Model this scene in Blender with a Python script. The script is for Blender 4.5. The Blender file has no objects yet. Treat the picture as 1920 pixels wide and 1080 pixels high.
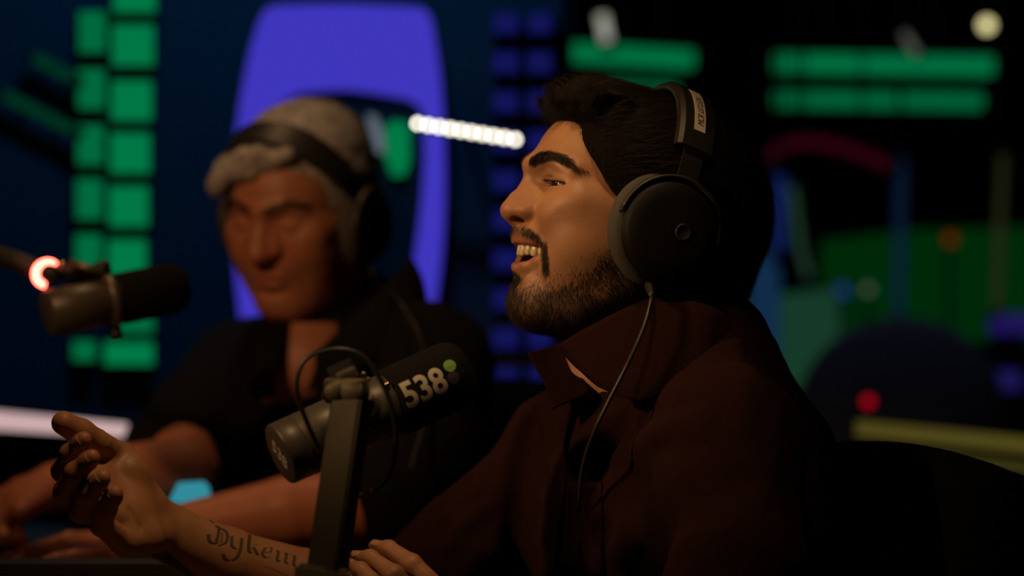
import bpy, bmesh, math, random
import numpy as np
from mathutils import Vector, Matrix

random.seed(7)
RNG = np.random.default_rng(11)
SC = bpy.context.scene
COL = SC.collection

# ------------------------------------------------------------------ camera, world, exposure
CAM_Z = 1.06
FPX = 4533.0            # 85 mm on a 36 mm sensor at 1920 px
cam_d = bpy.data.cameras.new('camera')
cam = bpy.data.objects.new('camera', cam_d)
COL.objects.link(cam)
cam.location = (0, 0, CAM_Z)
cam.rotation_euler = (math.radians(90), 0, 0)
cam_d.lens = 85.0
cam_d.sensor_width = 36.0
cam_d.clip_start = 0.05
cam_d.clip_end = 60
cam_d.dof.use_dof = True
cam_d.dof.focus_distance = 2.17
cam_d.dof.aperture_fstop = 2.5
SC.camera = cam

world = bpy.data.worlds.new('world')
SC.world = world
world.use_nodes = True
world.node_tree.nodes['Background'].inputs[0].default_value = (0.010, 0.012, 0.02, 1)
world.node_tree.nodes['Background'].inputs[1].default_value = 0.35

SC.view_settings.view_transform = 'Standard'
SC.view_settings.look = 'None'
SC.view_settings.gamma = 1.0
SC.view_settings.exposure = 0.0
SC.view_settings.use_curve_mapping = False


def spot(name, loc, target, energy, color, size=60, blend=0.6, radius=0.06):
    ld = bpy.data.lights.new(name, 'SPOT')
    ld.energy = energy
    ld.color = color
    ld.spot_size = math.radians(size)
    ld.spot_blend = blend
    ld.shadow_soft_size = radius
    o = bpy.data.objects.new(name, ld)
    COL.objects.link(o)
    o.location = loc
    o.rotation_euler = (Vector(target) - Vector(loc)).to_track_quat('-Z', 'Y').to_euler()
    return o


WARM = (1.0, 0.58, 0.27)
BLUE = (0.03, 0.42, 0.9)
# warm studio lamps and added blue fills under the ceiling (their housings are built further down): place, aim, watts, colour, cone
LAMPS = [
    ((-1.32, 1.36, 1.78), (0.03, 2.17, 1.09), 66, WARM, 22, 'warm spotlight on a long drop, aimed at the face of the laughing man'),
    ((0.02, 1.80, 2.40), (-0.14, 2.12, 0.88), 30, WARM, 34, 'warm spotlight under the ceiling, above the raised hand'),
    ((-0.95, 1.45, 1.85), (-0.25, 2.92, 1.00), 33, (1.0, 0.50, 0.22), 28, 'warm spotlight on a long drop, aimed at the grey-haired man'),
    ((-0.42, 2.95, 2.50), (-0.32, 2.95, 1.0), 15, WARM, 44, 'warm spotlight under the ceiling, above the grey-haired man'),
    ((-0.40, 3.30, 2.50), (-0.35, 4.05, 1.10), 34, BLUE, 80, 'added blue wash light under the ceiling, brightening the back wall'),  # added lamp, gives the back wall its blue tint
    ((0.70, 4.45, 2.55), (0.80, 5.00, 0.8), 7, (0.6, 0.65, 1.0), 100, 'added bluish fill light for the armchair behind the window'),  # added lamp, there only to light the armchair
]
for (a, b, e, c, sz, _) in LAMPS:
    spot('spotlight_beam', a, b, e, c, sz)


# ------------------------------------------------------------------ pixel -> place, given the distance
def P(px, py, d):
    return np.array([(px - 960.0) / FPX * d, d, CAM_Z - (py - 540.0) / FPX * d])


def V(*a):
    return np.array(a, float)


# ------------------------------------------------------------------ object helpers
def link(o, parent=None):
    COL.objects.link(o)
    if parent is not None:
        o.parent = parent
    return o


def tag(o, label=None, cat=None, group=None, kind=None):
    if label: o['label'] = label
    if cat: o['category'] = cat
    if group: o['group'] = group
    if kind: o['kind'] = kind
    return o


def empty(name, loc=(0, 0, 0), rot=(0, 0, 0)):
    o = bpy.data.objects.new(name, None)
    COL.objects.link(o)
    o.location = loc
    o.rotation_euler = rot
    o.empty_display_size = 0.05
    return o


def mesh_obj(name, verts, faces, mat, parent=None, smooth=True, world_space=True):
    me = bpy.data.meshes.new(name)
    verts = np.asarray(verts, float)
    me.from_pydata(verts.tolist(), [], [list(map(int, f)) for f in faces])
    me.update()
    if smooth:
        me.polygons.foreach_set('use_smooth', [True] * len(me.polygons))
    if mat is not None:
        me.materials.append(mat)
    o = bpy.data.objects.new(name, me)
    COL.objects.link(o)
    if parent is not None:
        o.parent = parent
        if world_space:
            o.matrix_parent_inverse = parent_matrix(parent).inverted()
    return o


def parent_matrix(p):
    m = Matrix.LocRotScale(p.location, p.rotation_euler, p.scale)
    if p.parent is not None:
        return parent_matrix(p.parent) @ p.matrix_parent_inverse @ m
    return m


def fast_quads(name, verts, quads, mat, parent=None, smooth=True):
    me = bpy.data.meshes.new(name)
    verts = np.asarray(verts, np.float32)
    quads = np.asarray(quads, np.int32)
    n, k = quads.shape
    me.vertices.add(len(verts))
    me.vertices.foreach_set('co', verts.ravel())
    me.loops.add(n * k)
    me.loops.foreach_set('vertex_index', quads.ravel())
    me.polygons.add(n)
    me.polygons.foreach_set('loop_start', np.arange(0, n * k, k, dtype=np.int32))
    me.polygons.foreach_set('use_smooth', np.full(n, smooth))
    me.update(calc_edges=True)
    me.validate()
    if mat is not None:
        me.materials.append(mat)
    o = bpy.data.objects.new(name, me)
    COL.objects.link(o)
    if parent is not None:
        o.parent = parent
        o.matrix_parent_inverse = parent_matrix(parent).inverted()
    return o


def attr(o, name, vals):
    a = o.data.attributes.new(name, 'FLOAT', 'POINT')
    a.data.foreach_set('value', np.asarray(vals, np.float32))


class MB:
    """collects simple solids into one mesh"""

    def __init__(s):
        s.v = []
        s.f = []

    def add(s, v, f):
        b = len(s.v)
        s.v.extend([tuple(map(float, q)) for q in v])
        s.f.extend([[i + b for i in q] for q in f])

    def box(s, c, size, R=None, bevel=0.0):
        c = np.array(c, float)
        h = np.array(size, float) / 2
        if bevel <= 0:
            cs = [np.array([sx, sy, sz]) * h for sx in (-1, 1) for sy in (-1, 1) for sz in (-1, 1)]
            fs = [(0, 1, 3, 2), (4, 6, 7, 5), (0, 4, 5, 1), (2, 3, 7, 6), (0, 2, 6, 4), (1, 5, 7, 3)]
            vs = cs
        else:
            bm = bmesh.new()
            bmesh.ops.create_cube(bm, size=1)
            for q in bm.verts:
                q.co = Vector((q.co.x * 2 * h[0], q.co.y * 2 * h[1], q.co.z * 2 * h[2]))
            bmesh.ops.bevel(bm, geom=bm.edges[:], offset=bevel, segments=2, affect='EDGES')
            bm.verts.index_update()
            vs = [np.array(q.co) for q in bm.verts]
            fs = [[q.index for q in f.verts] for f in bm.faces]
            bm.free()
        if R is not None:
            vs = [R @ q for q in vs]
        s.add([c + q for q in vs], fs)

    def lathe(s, prof, a, b, n=32):
        """prof: (t along a->b in metres, radius)"""
        a = np.array(a, float); b = np.array(b, float)
        ax = (b - a) / np.linalg.norm(b - a)
        u = np.cross(ax, [0, 0, 1.0])
        if np.linalg.norm(u) < 1e-4: u = np.array([1.0, 0, 0])
        u /= np.linalg.norm(u)
        w = np.cross(ax, u)
        vs = []
        for t, r in prof:
            for i in range(n):
                th = 2 * math.pi * i / n
                vs.append(a + ax * t + (u * math.cos(th) + w * math.sin(th)) * r)
        fs = []
        for j in range(len(prof) - 1):
            for i in range(n):
                k = (i + 1) % n
                fs.append((j * n + i, j * n + k, (j + 1) * n + k, (j + 1) * n + i))
        fs.append(tuple(range(n))[::-1])
        fs.append(tuple((len(prof) - 1) * n + i for i in range(n)))
        s.add(vs, fs)

    def tube(s, pts, r, n=10):
        pts = [np.array(p, float) for p in pts]
        m = len(pts)
        rs = r if hasattr(r, '__len__') else [r] * m
        t0 = pts[1] - pts[0]
        u = np.cross(t0, [0.3, 0.1, 1.0]); u /= np.linalg.norm(u)
        vs = []
        for j in range(m):
            t = pts[min(j + 1, m - 1)] - pts[max(j - 1, 0)]
            t /= np.linalg.norm(t)
            u = u - t * (u @ t); u /= np.linalg.norm(u)
            w = np.cross(t, u)
            for i in range(n):
                th = 2 * math.pi * i / n
                vs.append(pts[j] + (u * math.cos(th) + w * math.sin(th)) * rs[j])
        fs = []
        for j in range(m - 1):
            for i in range(n):
                k = (i + 1) % n
                fs.append((j * n + i, j * n + k, (j + 1) * n + k, (j + 1) * n + i))
        fs.append(tuple(range(n))[::-1])
        fs.append(tuple((m - 1) * n + i for i in range(n)))
        s.add(vs, fs)

    def sheet(s, grid, thick):
        """grid of points [i][j] -> closed sheet of given thickness"""
        g = np.array(grid, float)
        ni, nj = g.shape[:2]
        du = np.gradient(g, axis=0); dv = np.gradient(g, axis=1)
        nn = np.cross(du, dv); nn /= (np.linalg.norm(nn, axis=2, keepdims=True) + 1e-12)
        top = g + nn * thick / 2; bot = g - nn * thick / 2
        vs = list(top.reshape(-1, 3)) + list(bot.reshape(-1, 3))
        o = ni * nj
        fs = []
        for i in range(ni - 1):
            for j in range(nj - 1):
                a, b, c, d = i * nj + j, (i + 1) * nj + j, (i + 1) * nj + j + 1, i * nj + j + 1
                fs.append((a, b, c, d)); fs.append((o + a, o + d, o + c, o + b))
        for i in range(ni - 1):
            for j in (0, nj - 1):
                a, b = i * nj + j, (i + 1) * nj + j
                fs.append((a, o + a, o + b, b) if j == 0 else (a, b, o + b, o + a))
        for j in range(nj - 1):
            for i in (0, ni - 1):
                a, b = i * nj + j, i * nj + j + 1
                fs.append((a, b, o + b, o + a) if i == 0 else (a, o + a, o + b, b))
        s.add(vs, fs)

    def build(s, name, mat, parent=None, smooth=True):
        return mesh_obj(name, s.v, s.f, mat, parent, smooth)


def spline(pts, n):
    """Catmull-Rom through pts, n samples in all"""
    p = np.array(pts, float)
    p = np.vstack([2 * p[0] - p[1], p, 2 * p[-1] - p[-2]])
    m = len(p) - 3
    out = []
    for k in range(n):
        t = k / (n - 1) * m
        i = min(int(t), m - 1)
        f = t - i
        a, b, c, d = p[i], p[i + 1], p[i + 2], p[i + 3]
        out.append(0.5 * (2 * b + (c - a) * f + (2 * a - 5 * b + 4 * c - d) * f * f + (3 * b - a - 3 * c + d) * f ** 3))
    return np.array(out)


# ------------------------------------------------------------------ implicit-surface modelling
def smin(a, b, k):
    h = np.clip(0.5 + 0.5 * (b - a) / k, 0, 1)
    return b + (a - b) * h - k * h * (1 - h)


class Field:
    def __init__(s, lo, hi, h):
        s.h = h
        s.lo = np.array(lo, float)
        s.n = np.ceil((np.array(hi, float) - s.lo) / h).astype(int) + 1
        s.f = np.full(s.n, 0.05, np.float32)
        s.ax = [(s.lo[i] + np.arange(s.n[i]) * h).astype(np.float32) for i in range(3)]

    def _win(s, lo, hi):
        a = np.clip(np.floor((np.array(lo) - s.lo) / s.h).astype(int), 0, s.n)
        b = np.clip(np.ceil((np.array(hi) - s.lo) / s.h).astype(int) + 1, 0, s.n)
        if np.any(b <= a): return None, None
        sl = tuple(slice(a[i], b[i]) for i in range(3))
        x = s.ax[0][sl[0]][:, None, None]; y = s.ax[1][sl[1]][None, :, None]; z = s.ax[2][sl[2]][None, None, :]
        return sl, (x, y, z)

    def _put(s, sl, d, k, op):
        f = s.f[sl]
        k = max(k, 1e-5)
        if op == '+': s.f[sl] = smin(f, d, k)
        else: s.f[sl] = -smin(-f, d, k)

    def ell(s, c, r, k=0.01, op='+', R=None):
        c = np.array(c, np.float32); r = np.array(r, np.float32)
        ext = r if R is None else np.sqrt((np.array(R) ** 2) @ (r ** 2))
        m = 2 * k + 3 * s.h
        sl, g = s._win(c - ext - m, c + ext + m)
        if sl is None: return
        x, y, z = g[0] - c[0], g[1] - c[1], g[2] - c[2]
        if R is not None:
            R = np.array(R, np.float32)
            x, y, z = (R[0, 0] * x + R[1, 0] * y + R[2, 0] * z, R[0, 1] * x + R[1, 1] * y + R[2, 1] * z,
                       R[0, 2] * x + R[1, 2] * y + R[2, 2] * z)
        k0 = np.sqrt((x / r[0]) ** 2 + (y / r[1]) ** 2 + (z / r[2]) ** 2)
        k1 = np.sqrt((x / r[0] ** 2) ** 2 + (y / r[1] ** 2) ** 2 + (z / r[2] ** 2) ** 2) + 1e-9
        s._put(sl, k0 * (k0 - 1) / k1, k, op)

    def segd(s, g, a, b, ra, rb):
        a = np.array(a, np.float32); b = np.array(b, np.float32)
        d = b - a
        L = float(d @ d) + 1e-12
        x, y, z = g[0] - a[0], g[1] - a[1], g[2] - a[2]
        t = np.clip((x * d[0] + y * d[1] + z * d[2]) / L, 0, 1)
        return np.sqrt((x - t * d[0]) ** 2 + (y - t * d[1]) ** 2 + (z - t * d[2]) ** 2) - (ra + (rb - ra) * t)

    def cap(s, a, b, ra, rb=None, k=0.01, op='+'):
        s.poly([a, b], [ra, ra if rb is None else rb], k, op)

    def poly(s, pts, rs, k=0.01, op='+', kin=0.004):
        pts = [np.array(p, float) for p in pts]
        if not hasattr(rs, '__len__'): rs = [rs] * len(pts)
        R = max(rs)
        m = R + 2 * k + 3 * s.h
        lo = np.min(pts, axis=0) - m; hi = np.max(pts, axis=0) + m
        sl, g = s._win(lo, hi)
        if sl is None: return
        d = None
        for i in range(len(pts) - 1):
            e = s.segd(g, pts[i], pts[i + 1], rs[i], rs[i + 1])
            d = e if d is None else smin(d, e, kin)
        s._put(sl, d, k, op)

    def groove(s, pts, w, amp):
        """soft furrow (amp > 0) or welt (amp < 0) along a line close to the surface"""
        pts = [np.array(p, float) for p in pts]
        m = 2.6 * w
        sl, g = s._win(np.min(pts, axis=0) - m, np.max(pts, axis=0) + m)
        if sl is None: return
        d = None
        n = len(pts)
        for i in range(n - 1):
            ra = 0.0 if i else 0.6 * w
            rb = 0.0 if i < n - 2 else 0.6 * w
            e = s.segd(g, pts[i], pts[i + 1], -ra, -rb)
            d = e if d is None else np.minimum(d, e)
        s.f[sl] += amp * np.exp(-(d / w) ** 2)

    def flat(s, pts, rs, nrm, squash, k=0.01, op='+'):
        """polyline capsule squashed along direction nrm by the factor squash"""
        nrm = np.array(nrm, float); nrm /= np.linalg.norm(nrm)
        pts = [np.array(p, float) for p in pts]
        R = max(rs); m = R + 2 * k + 3 * s.h
        sl, g = s._win(np.min(pts, axis=0) - m, np.max(pts, axis=0) + m)
        if sl is None: return
        d = None
        q = 1.0 / squash - 1.0
        dn = g[0] * nrm[0] + g[1] * nrm[1] + g[2] * nrm[2]
        for i in range(len(pts) - 1):
            a, b = pts[i], pts[i + 1]
            v = b - a; L = float(v @ v)
            x, y, z = g[0] - a[0], g[1] - a[1], g[2] - a[2]
            t = np.clip((x * v[0] + y * v[1] + z * v[2]) / L, 0, 1)
            px, py, pz = x - t * v[0], y - t * v[1], z - t * v[2]
            n_ = px * nrm[0] + py * nrm[1] + pz * nrm[2]
            e = np.sqrt(np.maximum(px * px + py * py + pz * pz + (q * q + 2 * q) * n_ * n_, 0)) - (rs[i] + (rs[i + 1] - rs[i]) * t)
            d = e if d is None else smin(d, e, 0.004)
        s._put(sl, d, k, op)

    def sample(s, p):
        q = (np.asarray(p) - s.lo) / s.h
        q = np.clip(q, 0, np.array(s.n) - 1.001)
        i = q.astype(int); f = q - i
        out = 0
        for dx in (0, 1):
            for dy in (0, 1):
                for dz in (0, 1):
                    w = (f[..., 0] if dx else 1 - f[..., 0]) * (f[..., 1] if dy else 1 - f[..., 1]) * (f[..., 2] if dz else 1 - f[..., 2])
                    out = out + w * s.f[i[..., 0] + dx, i[..., 1] + dy, i[..., 2] + dz]
        return out

    def grad(s, p):
        e = s.h
        g = np.stack([s.sample(p + e * d) - s.sample(p - e * d) for d in np.eye(3)], -1)
        return g / (np.linalg.norm(g, axis=-1, keepdims=True) + 1e-9)

    def flow(s, roots, dirs, L, segs, lift0, lift1, wob=0.0):
        """paths that start at roots and creep along the surface in direction dirs(p)"""
        n = len(roots)
        p = np.array(roots, float)
        path = []
        L = np.broadcast_to(L, (n,))[:, None]
        wv = RNG.normal(size=(n, 3)) * wob
        for j in range(segs + 1):
            t = j / segs
            g = s.grad(p)
            path.append(p + g * (lift0 + (np.broadcast_to(lift1, (n,))[:, None] - lift0) * t ** 1.5))
            d = dirs(p) + wv * (0.4 + t)
            d = d - g * (d * g).sum(1, keepdims=True)
            d /= np.linalg.norm(d, axis=1, keepdims=True) + 1e-9
            p = p + d * L / segs
            g = s.grad(p)
            p = p - g * s.sample(p)[:, None]
        return np.stack(path, 1)

    def mesh(s, smooth=2):
        f = s.f
        neg = f < 0
        nx, ny, nz = f.shape
        c = np.zeros((nx - 1, ny - 1, nz - 1), np.uint8)
        for i in (0, 1):
            for j in (0, 1):
                for k in (0, 1):
                    c += neg[i:nx - 1 + i, j:ny - 1 + j, k:nz - 1 + k]
        act = np.argwhere((c > 0) & (c < 8))
        idx = np.full(c.shape, -1, np.int32)
        idx[act[:, 0], act[:, 1], act[:, 2]] = np.arange(len(act))
        corners = np.array([[i, j, k] for i in (0, 1) for j in (0, 1) for k in (0, 1)])
        val = np.stack([f[act[:, 0] + q[0], act[:, 1] + q[1], act[:, 2] + q[2]] for q in corners], 1)
        acc = np.zeros((len(act), 3)); cnt = np.zeros(len(act))
        for p in range(8):
            for q in range(p + 1, 8):
                if np.abs(corners[p] - corners[q]).sum() != 1: continue
                a, b = val[:, p], val[:, q]
                m = (a < 0) != (b < 0)
                t = np.where(m, a / np.where(m, a - b, 1), 0)
                acc += np.where(m[:, None], corners[p] + t[:, None] * (corners[q] - corners[p]), 0)
                cnt += m
        verts = s.lo + (act + acc / cnt[:, None]) * s.h
        quads = []
        for axis in range(3):
            a1, a2 = (axis + 1) % 3, (axis + 2) % 3
            sl0 = [slice(None)] * 3; sl1 = [slice(None)] * 3
            sl0[axis] = slice(0, -1); sl1[axis] = slice(1, None)
            for q in (a1, a2):
                sl0[q] = slice(1, -1); sl1[q] = slice(1, -1)
            A = neg[tuple(sl0)]; B = neg[tuple(sl1)]
            e = np.argwhere(A != B)
            if not len(e): continue
            inside = A[e[:, 0], e[:, 1], e[:, 2]]
            e = e.copy(); e[:, a1] += 1; e[:, a2] += 1
            def at(o1, o2):
                g = e.copy(); g[:, a1] -= o1; g[:, a2] -= o2
                return idx[g[:, 0], g[:, 1], g[:, 2]]
            q = np.stack([at(1, 1), at(0, 1), at(0, 0), at(1, 0)], 1)
            q[~inside] = q[~inside][:, ::-1]
            quads.append(q)
        quads = np.concatenate(quads)
        quads = quads[(quads >= 0).all(1)]
        for _ in range(smooth):
            acc = np.zeros_like(verts); cnt = np.zeros(len(verts))
            for i in range(4):
                j = (i + 1) % 4
                np.add.at(acc, quads[:, i], verts[quads[:, j]]); np.add.at(cnt, quads[:, i], 1)
                np.add.at(acc, quads[:, j], verts[quads[:, i]]); np.add.at(cnt, quads[:, j], 1)
            ok = cnt > 0
            verts[ok] = 0.55 * verts[ok] + 0.45 * acc[ok] / cnt[ok, None]
        return verts, quads


def normals(verts, quads):
    n = np.cross(verts[quads[:, 2]] - verts[quads[:, 0]], verts[quads[:, 3]] - verts[quads[:, 1]])
    out = np.zeros_like(verts)
    for i in range(quads.shape[1]):
        np.add.at(out, quads[:, i], n)
    return out / (np.linalg.norm(out, axis=1, keepdims=True) + 1e-12)


def merge(parts):
    vs, qs, b = [], [], 0
    for v, q in parts:
        vs.append(v); qs.append(q + b); b += len(v)
    return np.concatenate(vs), np.concatenate(qs)


def sm(x, a, b):
    t = np.clip((x - a) / (b - a), 0, 1)
    return t * t * (3 - 2 * t)


def vnoise(p, freq, seed=0):
    """cheap smooth value noise at points p"""
    q = p * freq + seed * 17.13
    i = np.floor(q).astype(np.int64); f = q - i
    f = f * f * (3 - 2 * f)
    def hsh(a):
        h = (a[..., 0] * 374761393 + a[..., 1] * 668265263 + a[..., 2] * 1442695041 + seed * 974711) & 0x7fffffff
        h = ((h ^ (h >> 13)) * 1274126177) & 0x7fffffff
        return ((h ^ (h >> 16)) & 0xffff) / 65535.0
    out = 0
    for dx in (0, 1):
        for dy in (0, 1):
            for dz in (0, 1):
                w = (f[..., 0] if dx else 1 - f[..., 0]) * (f[..., 1] if dy else 1 - f[..., 1]) * (f[..., 2] if dz else 1 - f[..., 2])
                out = out + w * hsh(i + np.array([dx, dy, dz]))
    return out * 2 - 1


def strands(name, roots, paths_fn, mat, parent, segs=4, r0=0.00012, xf=None):
    """roots (n,3); paths_fn(t)-> (n,3) positions for t in 0..1 ; thin tapering three-sided hairs in one mesh"""
    n = len(roots)
    ts = np.linspace(0, 1, segs + 1)
    pts = np.stack([paths_fn(t) for t in ts], 1) if callable(paths_fn) else paths_fn
    if xf is not None: pts = xf(pts)
    tan = np.gradient(pts, axis=1)
    tan /= np.linalg.norm(tan, axis=2, keepdims=True) + 1e-12
    rv = RNG.normal(size=(n, 1, 3))
    u = np.cross(tan, rv); u /= np.linalg.norm(u, axis=2, keepdims=True) + 1e-12
    w = np.cross(tan, u)
    r = r0 * (1 - 0.85 * ts)[None, :, None]
    ring = np.stack([pts + r * u, pts + r * (-0.5 * u + 0.866 * w), pts + r * (-0.5 * u - 0.866 * w)], 2)  # n,s,3,3
    verts = ring.reshape(-1, 3)
    base = (np.arange(n) * (segs + 1) * 3)[:, None, None]
    j = (np.arange(segs) * 3)[None, :, None]
    i = np.arange(3)[None, None, :]
    k = (i + 1) % 3
    q = np.stack([base + j + i, base + j + k, base + j + 3 + k, base + j + 3 + i], -1).reshape(-1, 4)
    return fast_quads(name, verts, q, mat, parent)


def sample_surface(verts, quads, weight, n):
    """random points on quads by vertex weight; returns points, quad ids, bary"""
    c = verts[quads]
    area = np.linalg.norm(np.cross(c[:, 2] - c[:, 0], c[:, 3] - c[:, 1]), axis=1)
    w = weight[quads].mean(1) * area
    cs = np.cumsum(w)
    ids = np.searchsorted(cs, RNG.random(n) * cs[-1])
    ids = np.clip(ids, 0, len(quads) - 1)
    a = RNG.random((n, 1)); b = RNG.random((n, 1))
    q = c[ids]
    return q[:, 0] * (1 - a) * (1 - b) + q[:, 1] * a * (1 - b) + q[:, 2] * a * b + q[:, 3] * (1 - a) * b, ids


# ------------------------------------------------------------------ materials
def node_mat(name):
    m = bpy.data.materials.new(name)
    m.use_nodes = True
    nt = m.node_tree
    b = nt.nodes['Principled BSDF']
    return m, nt, b


def plain(name, col, rough=0.5, metal=0.0, bump=0.0, bscale=300, var=0.0, spec=0.5):
    m, nt, b = node_mat(name)
    b.inputs['Base Color'].default_value = (*col, 1)
    b.inputs['Roughness'].default_value = rough
    b.inputs['Metallic'].default_value = metal
    b.inputs['Specular IOR Level'].default_value = spec
    if bump or var:
        tc = nt.nodes.new('ShaderNodeTexCoord')
        nz = nt.nodes.new('ShaderNodeTexNoise')
        nz.inputs['Scale'].default_value = bscale
        nz.inputs['Detail'].default_value = 3
        nt.links.new(tc.outputs['Object'], nz.inputs['Vector'])
        if bump:
            bp = nt.nodes.new('ShaderNodeBump')
            bp.inputs['Strength'].default_value = bump
            bp.inputs['Distance'].default_value = 0.001
            nt.links.new(nz.outputs['Fac'], bp.inputs['Height'])
            nt.links.new(bp.outputs[0], b.inputs['Normal'])
        if var:
            mx = nt.nodes.new('ShaderNodeMix'); mx.data_type = 'RGBA'
            mx.inputs[6].default_value = (*[c * (1 - var) for c in col], 1)
            mx.inputs[7].default_value = (*[min(1, c * (1 + var)) for c in col], 1)
            nt.links.new(nz.outputs['Fac'], mx.inputs[0])
            nt.links.new(mx.outputs[2], b.inputs['Base Color'])
    return m


def glow(name, col, strength):
    m = bpy.data.materials.new(name)
    m.use_nodes = True
    nt = m.node_tree
    nt.nodes.clear()
    e = nt.nodes.new('ShaderNodeEmission')
    e.inputs[0].default_value = (*col, 1)
    e.inputs[1].default_value = strength
    o = nt.nodes.new('ShaderNodeOutputMaterial')
    nt.links.new(e.outputs[0], o.inputs[0])
    return m


def skin_mat(name, base, blush, dark, beardcol=(0.03, 0.02, 0.014), rough=0.5):
    """skin with blotches, pores and the masks 'red', 'beard', 'ink', 'nail' of the body's surface"""
    m, nt, b = node_mat(name)
    tc = nt.nodes.new('ShaderNodeTexCoord')
    def noise(scale, det=3):
        n = nt.nodes.new('ShaderNodeTexNoise')
        n.inputs['Scale'].default_value = scale; n.inputs['Detail'].default_value = det
        nt.links.new(tc.outputs['Object'], n.inputs['Vector'])
        return n.outputs['Fac']
    def mix(a, c, fac):
        x = nt.nodes.new('ShaderNodeMix'); x.data_type = 'RGBA'
        if isinstance(a, tuple): x.inputs[6].default_value = (*a, 1)
        else: nt.links.new(a, x.inputs[6])
        if isinstance(c, tuple): x.inputs[7].default_value = (*c, 1)
        else: nt.links.new(c, x.inputs[7])
        nt.links.new(fac, x.inputs[0])
        return x.outputs[2]
    def at(n):
        a = nt.nodes.new('ShaderNodeAttribute'); a.attribute_name = n
        return a.outputs['Fac']
    def ramp(f, lo, hi, top=1.0):
        r = nt.nodes.new('ShaderNodeMapRange')
        r.inputs[1].default_value = lo; r.inputs[2].default_value = hi; r.inputs[4].default_value = top
        nt.links.new(f, r.inputs[0])
        return r.outputs[0]
    c = mix(base, dark, ramp(noise(45), 0.45, 0.75, 0.55))
    c = mix(c, blush, ramp(noise(28, 2), 0.5, 0.8, 0.5))
    c = mix(c, dark, ramp(noise(420, 2), 0.62, 0.75, 0.35))
    c = mix(c, blush, at('red'))
    c = mix(c, (0.03, 0.035, 0.035), at('ink'))
    c = mix(c, beardcol, at('beard'))
    nt.links.new(c, b.inputs['Base Color'])
    b.inputs['Roughness'].default_value = rough
    b.inputs['Subsurface Weight'].default_value = 0.12
    b.inputs['Subsurface Radius'].default_value = (0.6, 0.25, 0.12)
    b.inputs['Subsurface Scale'].default_value = 0.008
    b.inputs['Specular IOR Level'].default_value = 0.45
    bp = nt.nodes.new('ShaderNodeBump')
    bp.inputs['Strength'].default_value = 0.25; bp.inputs['Distance'].default_value = 0.0006
    nt.links.new(noise(650, 3), bp.inputs['Height'])
    nt.links.new(bp.outputs[0], b.inputs['Normal'])
    return m


M = {}
M['skin_a'] = skin_mat('warm_skin', (0.43, 0.225, 0.115), (0.39, 0.145, 0.075), (0.32, 0.155, 0.075))
M['skin_b'] = skin_mat('ruddy_skin', (0.46, 0.20, 0.11), (0.42, 0.12, 0.065), (0.36, 0.14, 0.075))
M['hair_dark'] = plain('dark_hair', (0.012, 0.007, 0.005), 0.5, spec=0.3)
M['hair_mass'] = plain('dark_hair_mass', (0.008, 0.005, 0.0035), 0.9, bump=0.8, bscale=500, spec=0.1)
M['beard_hair'] = plain('beard_hair', (0.02, 0.011, 0.006), 0.5)
M['hair_grey'] = plain('grey_hair', (0.40, 0.395, 0.39), 0.6, bump=0.6, bscale=90, var=0.55)
M['black'] = plain('black_plastic', (0.012, 0.012, 0.012), 0.5)
M['black_soft'] = plain('black_foam', (0.008, 0.008, 0.008), 0.95, bump=0.5, bscale=900)
M['tooth'] = plain('tooth_enamel', (0.72, 0.62, 0.45), 0.25)
M['eye'] = plain('eye_white', (0.5, 0.42, 0.36), 0.2)
M['iris'] = plain('dark_iris', (0.03, 0.015, 0.008), 0.1)
M['mouth'] = plain('mouth_inside', (0.10, 0.02, 0.015), 0.5)


# ------------------------------------------------------------------ heads
def head_rot(psi, th, ro):
    c, s = math.cos, math.sin
    pit = np.array([[c(th), 0, -s(th)], [0, 1, 0], [s(th), 0, c(th)]])
    rol = np.array([[1, 0, 0], [0, c(ro), -s(ro)], [0, s(ro), c(ro)]])
    base = np.stack([V(-c(psi), -s(psi), 0), V(s(psi), -c(psi), 0), V(0, 0, 1)], 1)
    return base @ pit @ rol


class Pose:
    def __init__(s, o, R):
        s.o = np.array(o, float); s.R = np.array(R, float)

    def __call__(s, p):
        return np.asarray(p) @ s.R.T + s.o

    def inv(s, p):
        return (np.asarray(p) - s.o) @ s.R


HEAD_A = Pose(P(1165, 415, 2.25), head_rot(math.radians(19), math.radians(10.5), 0))


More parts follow.
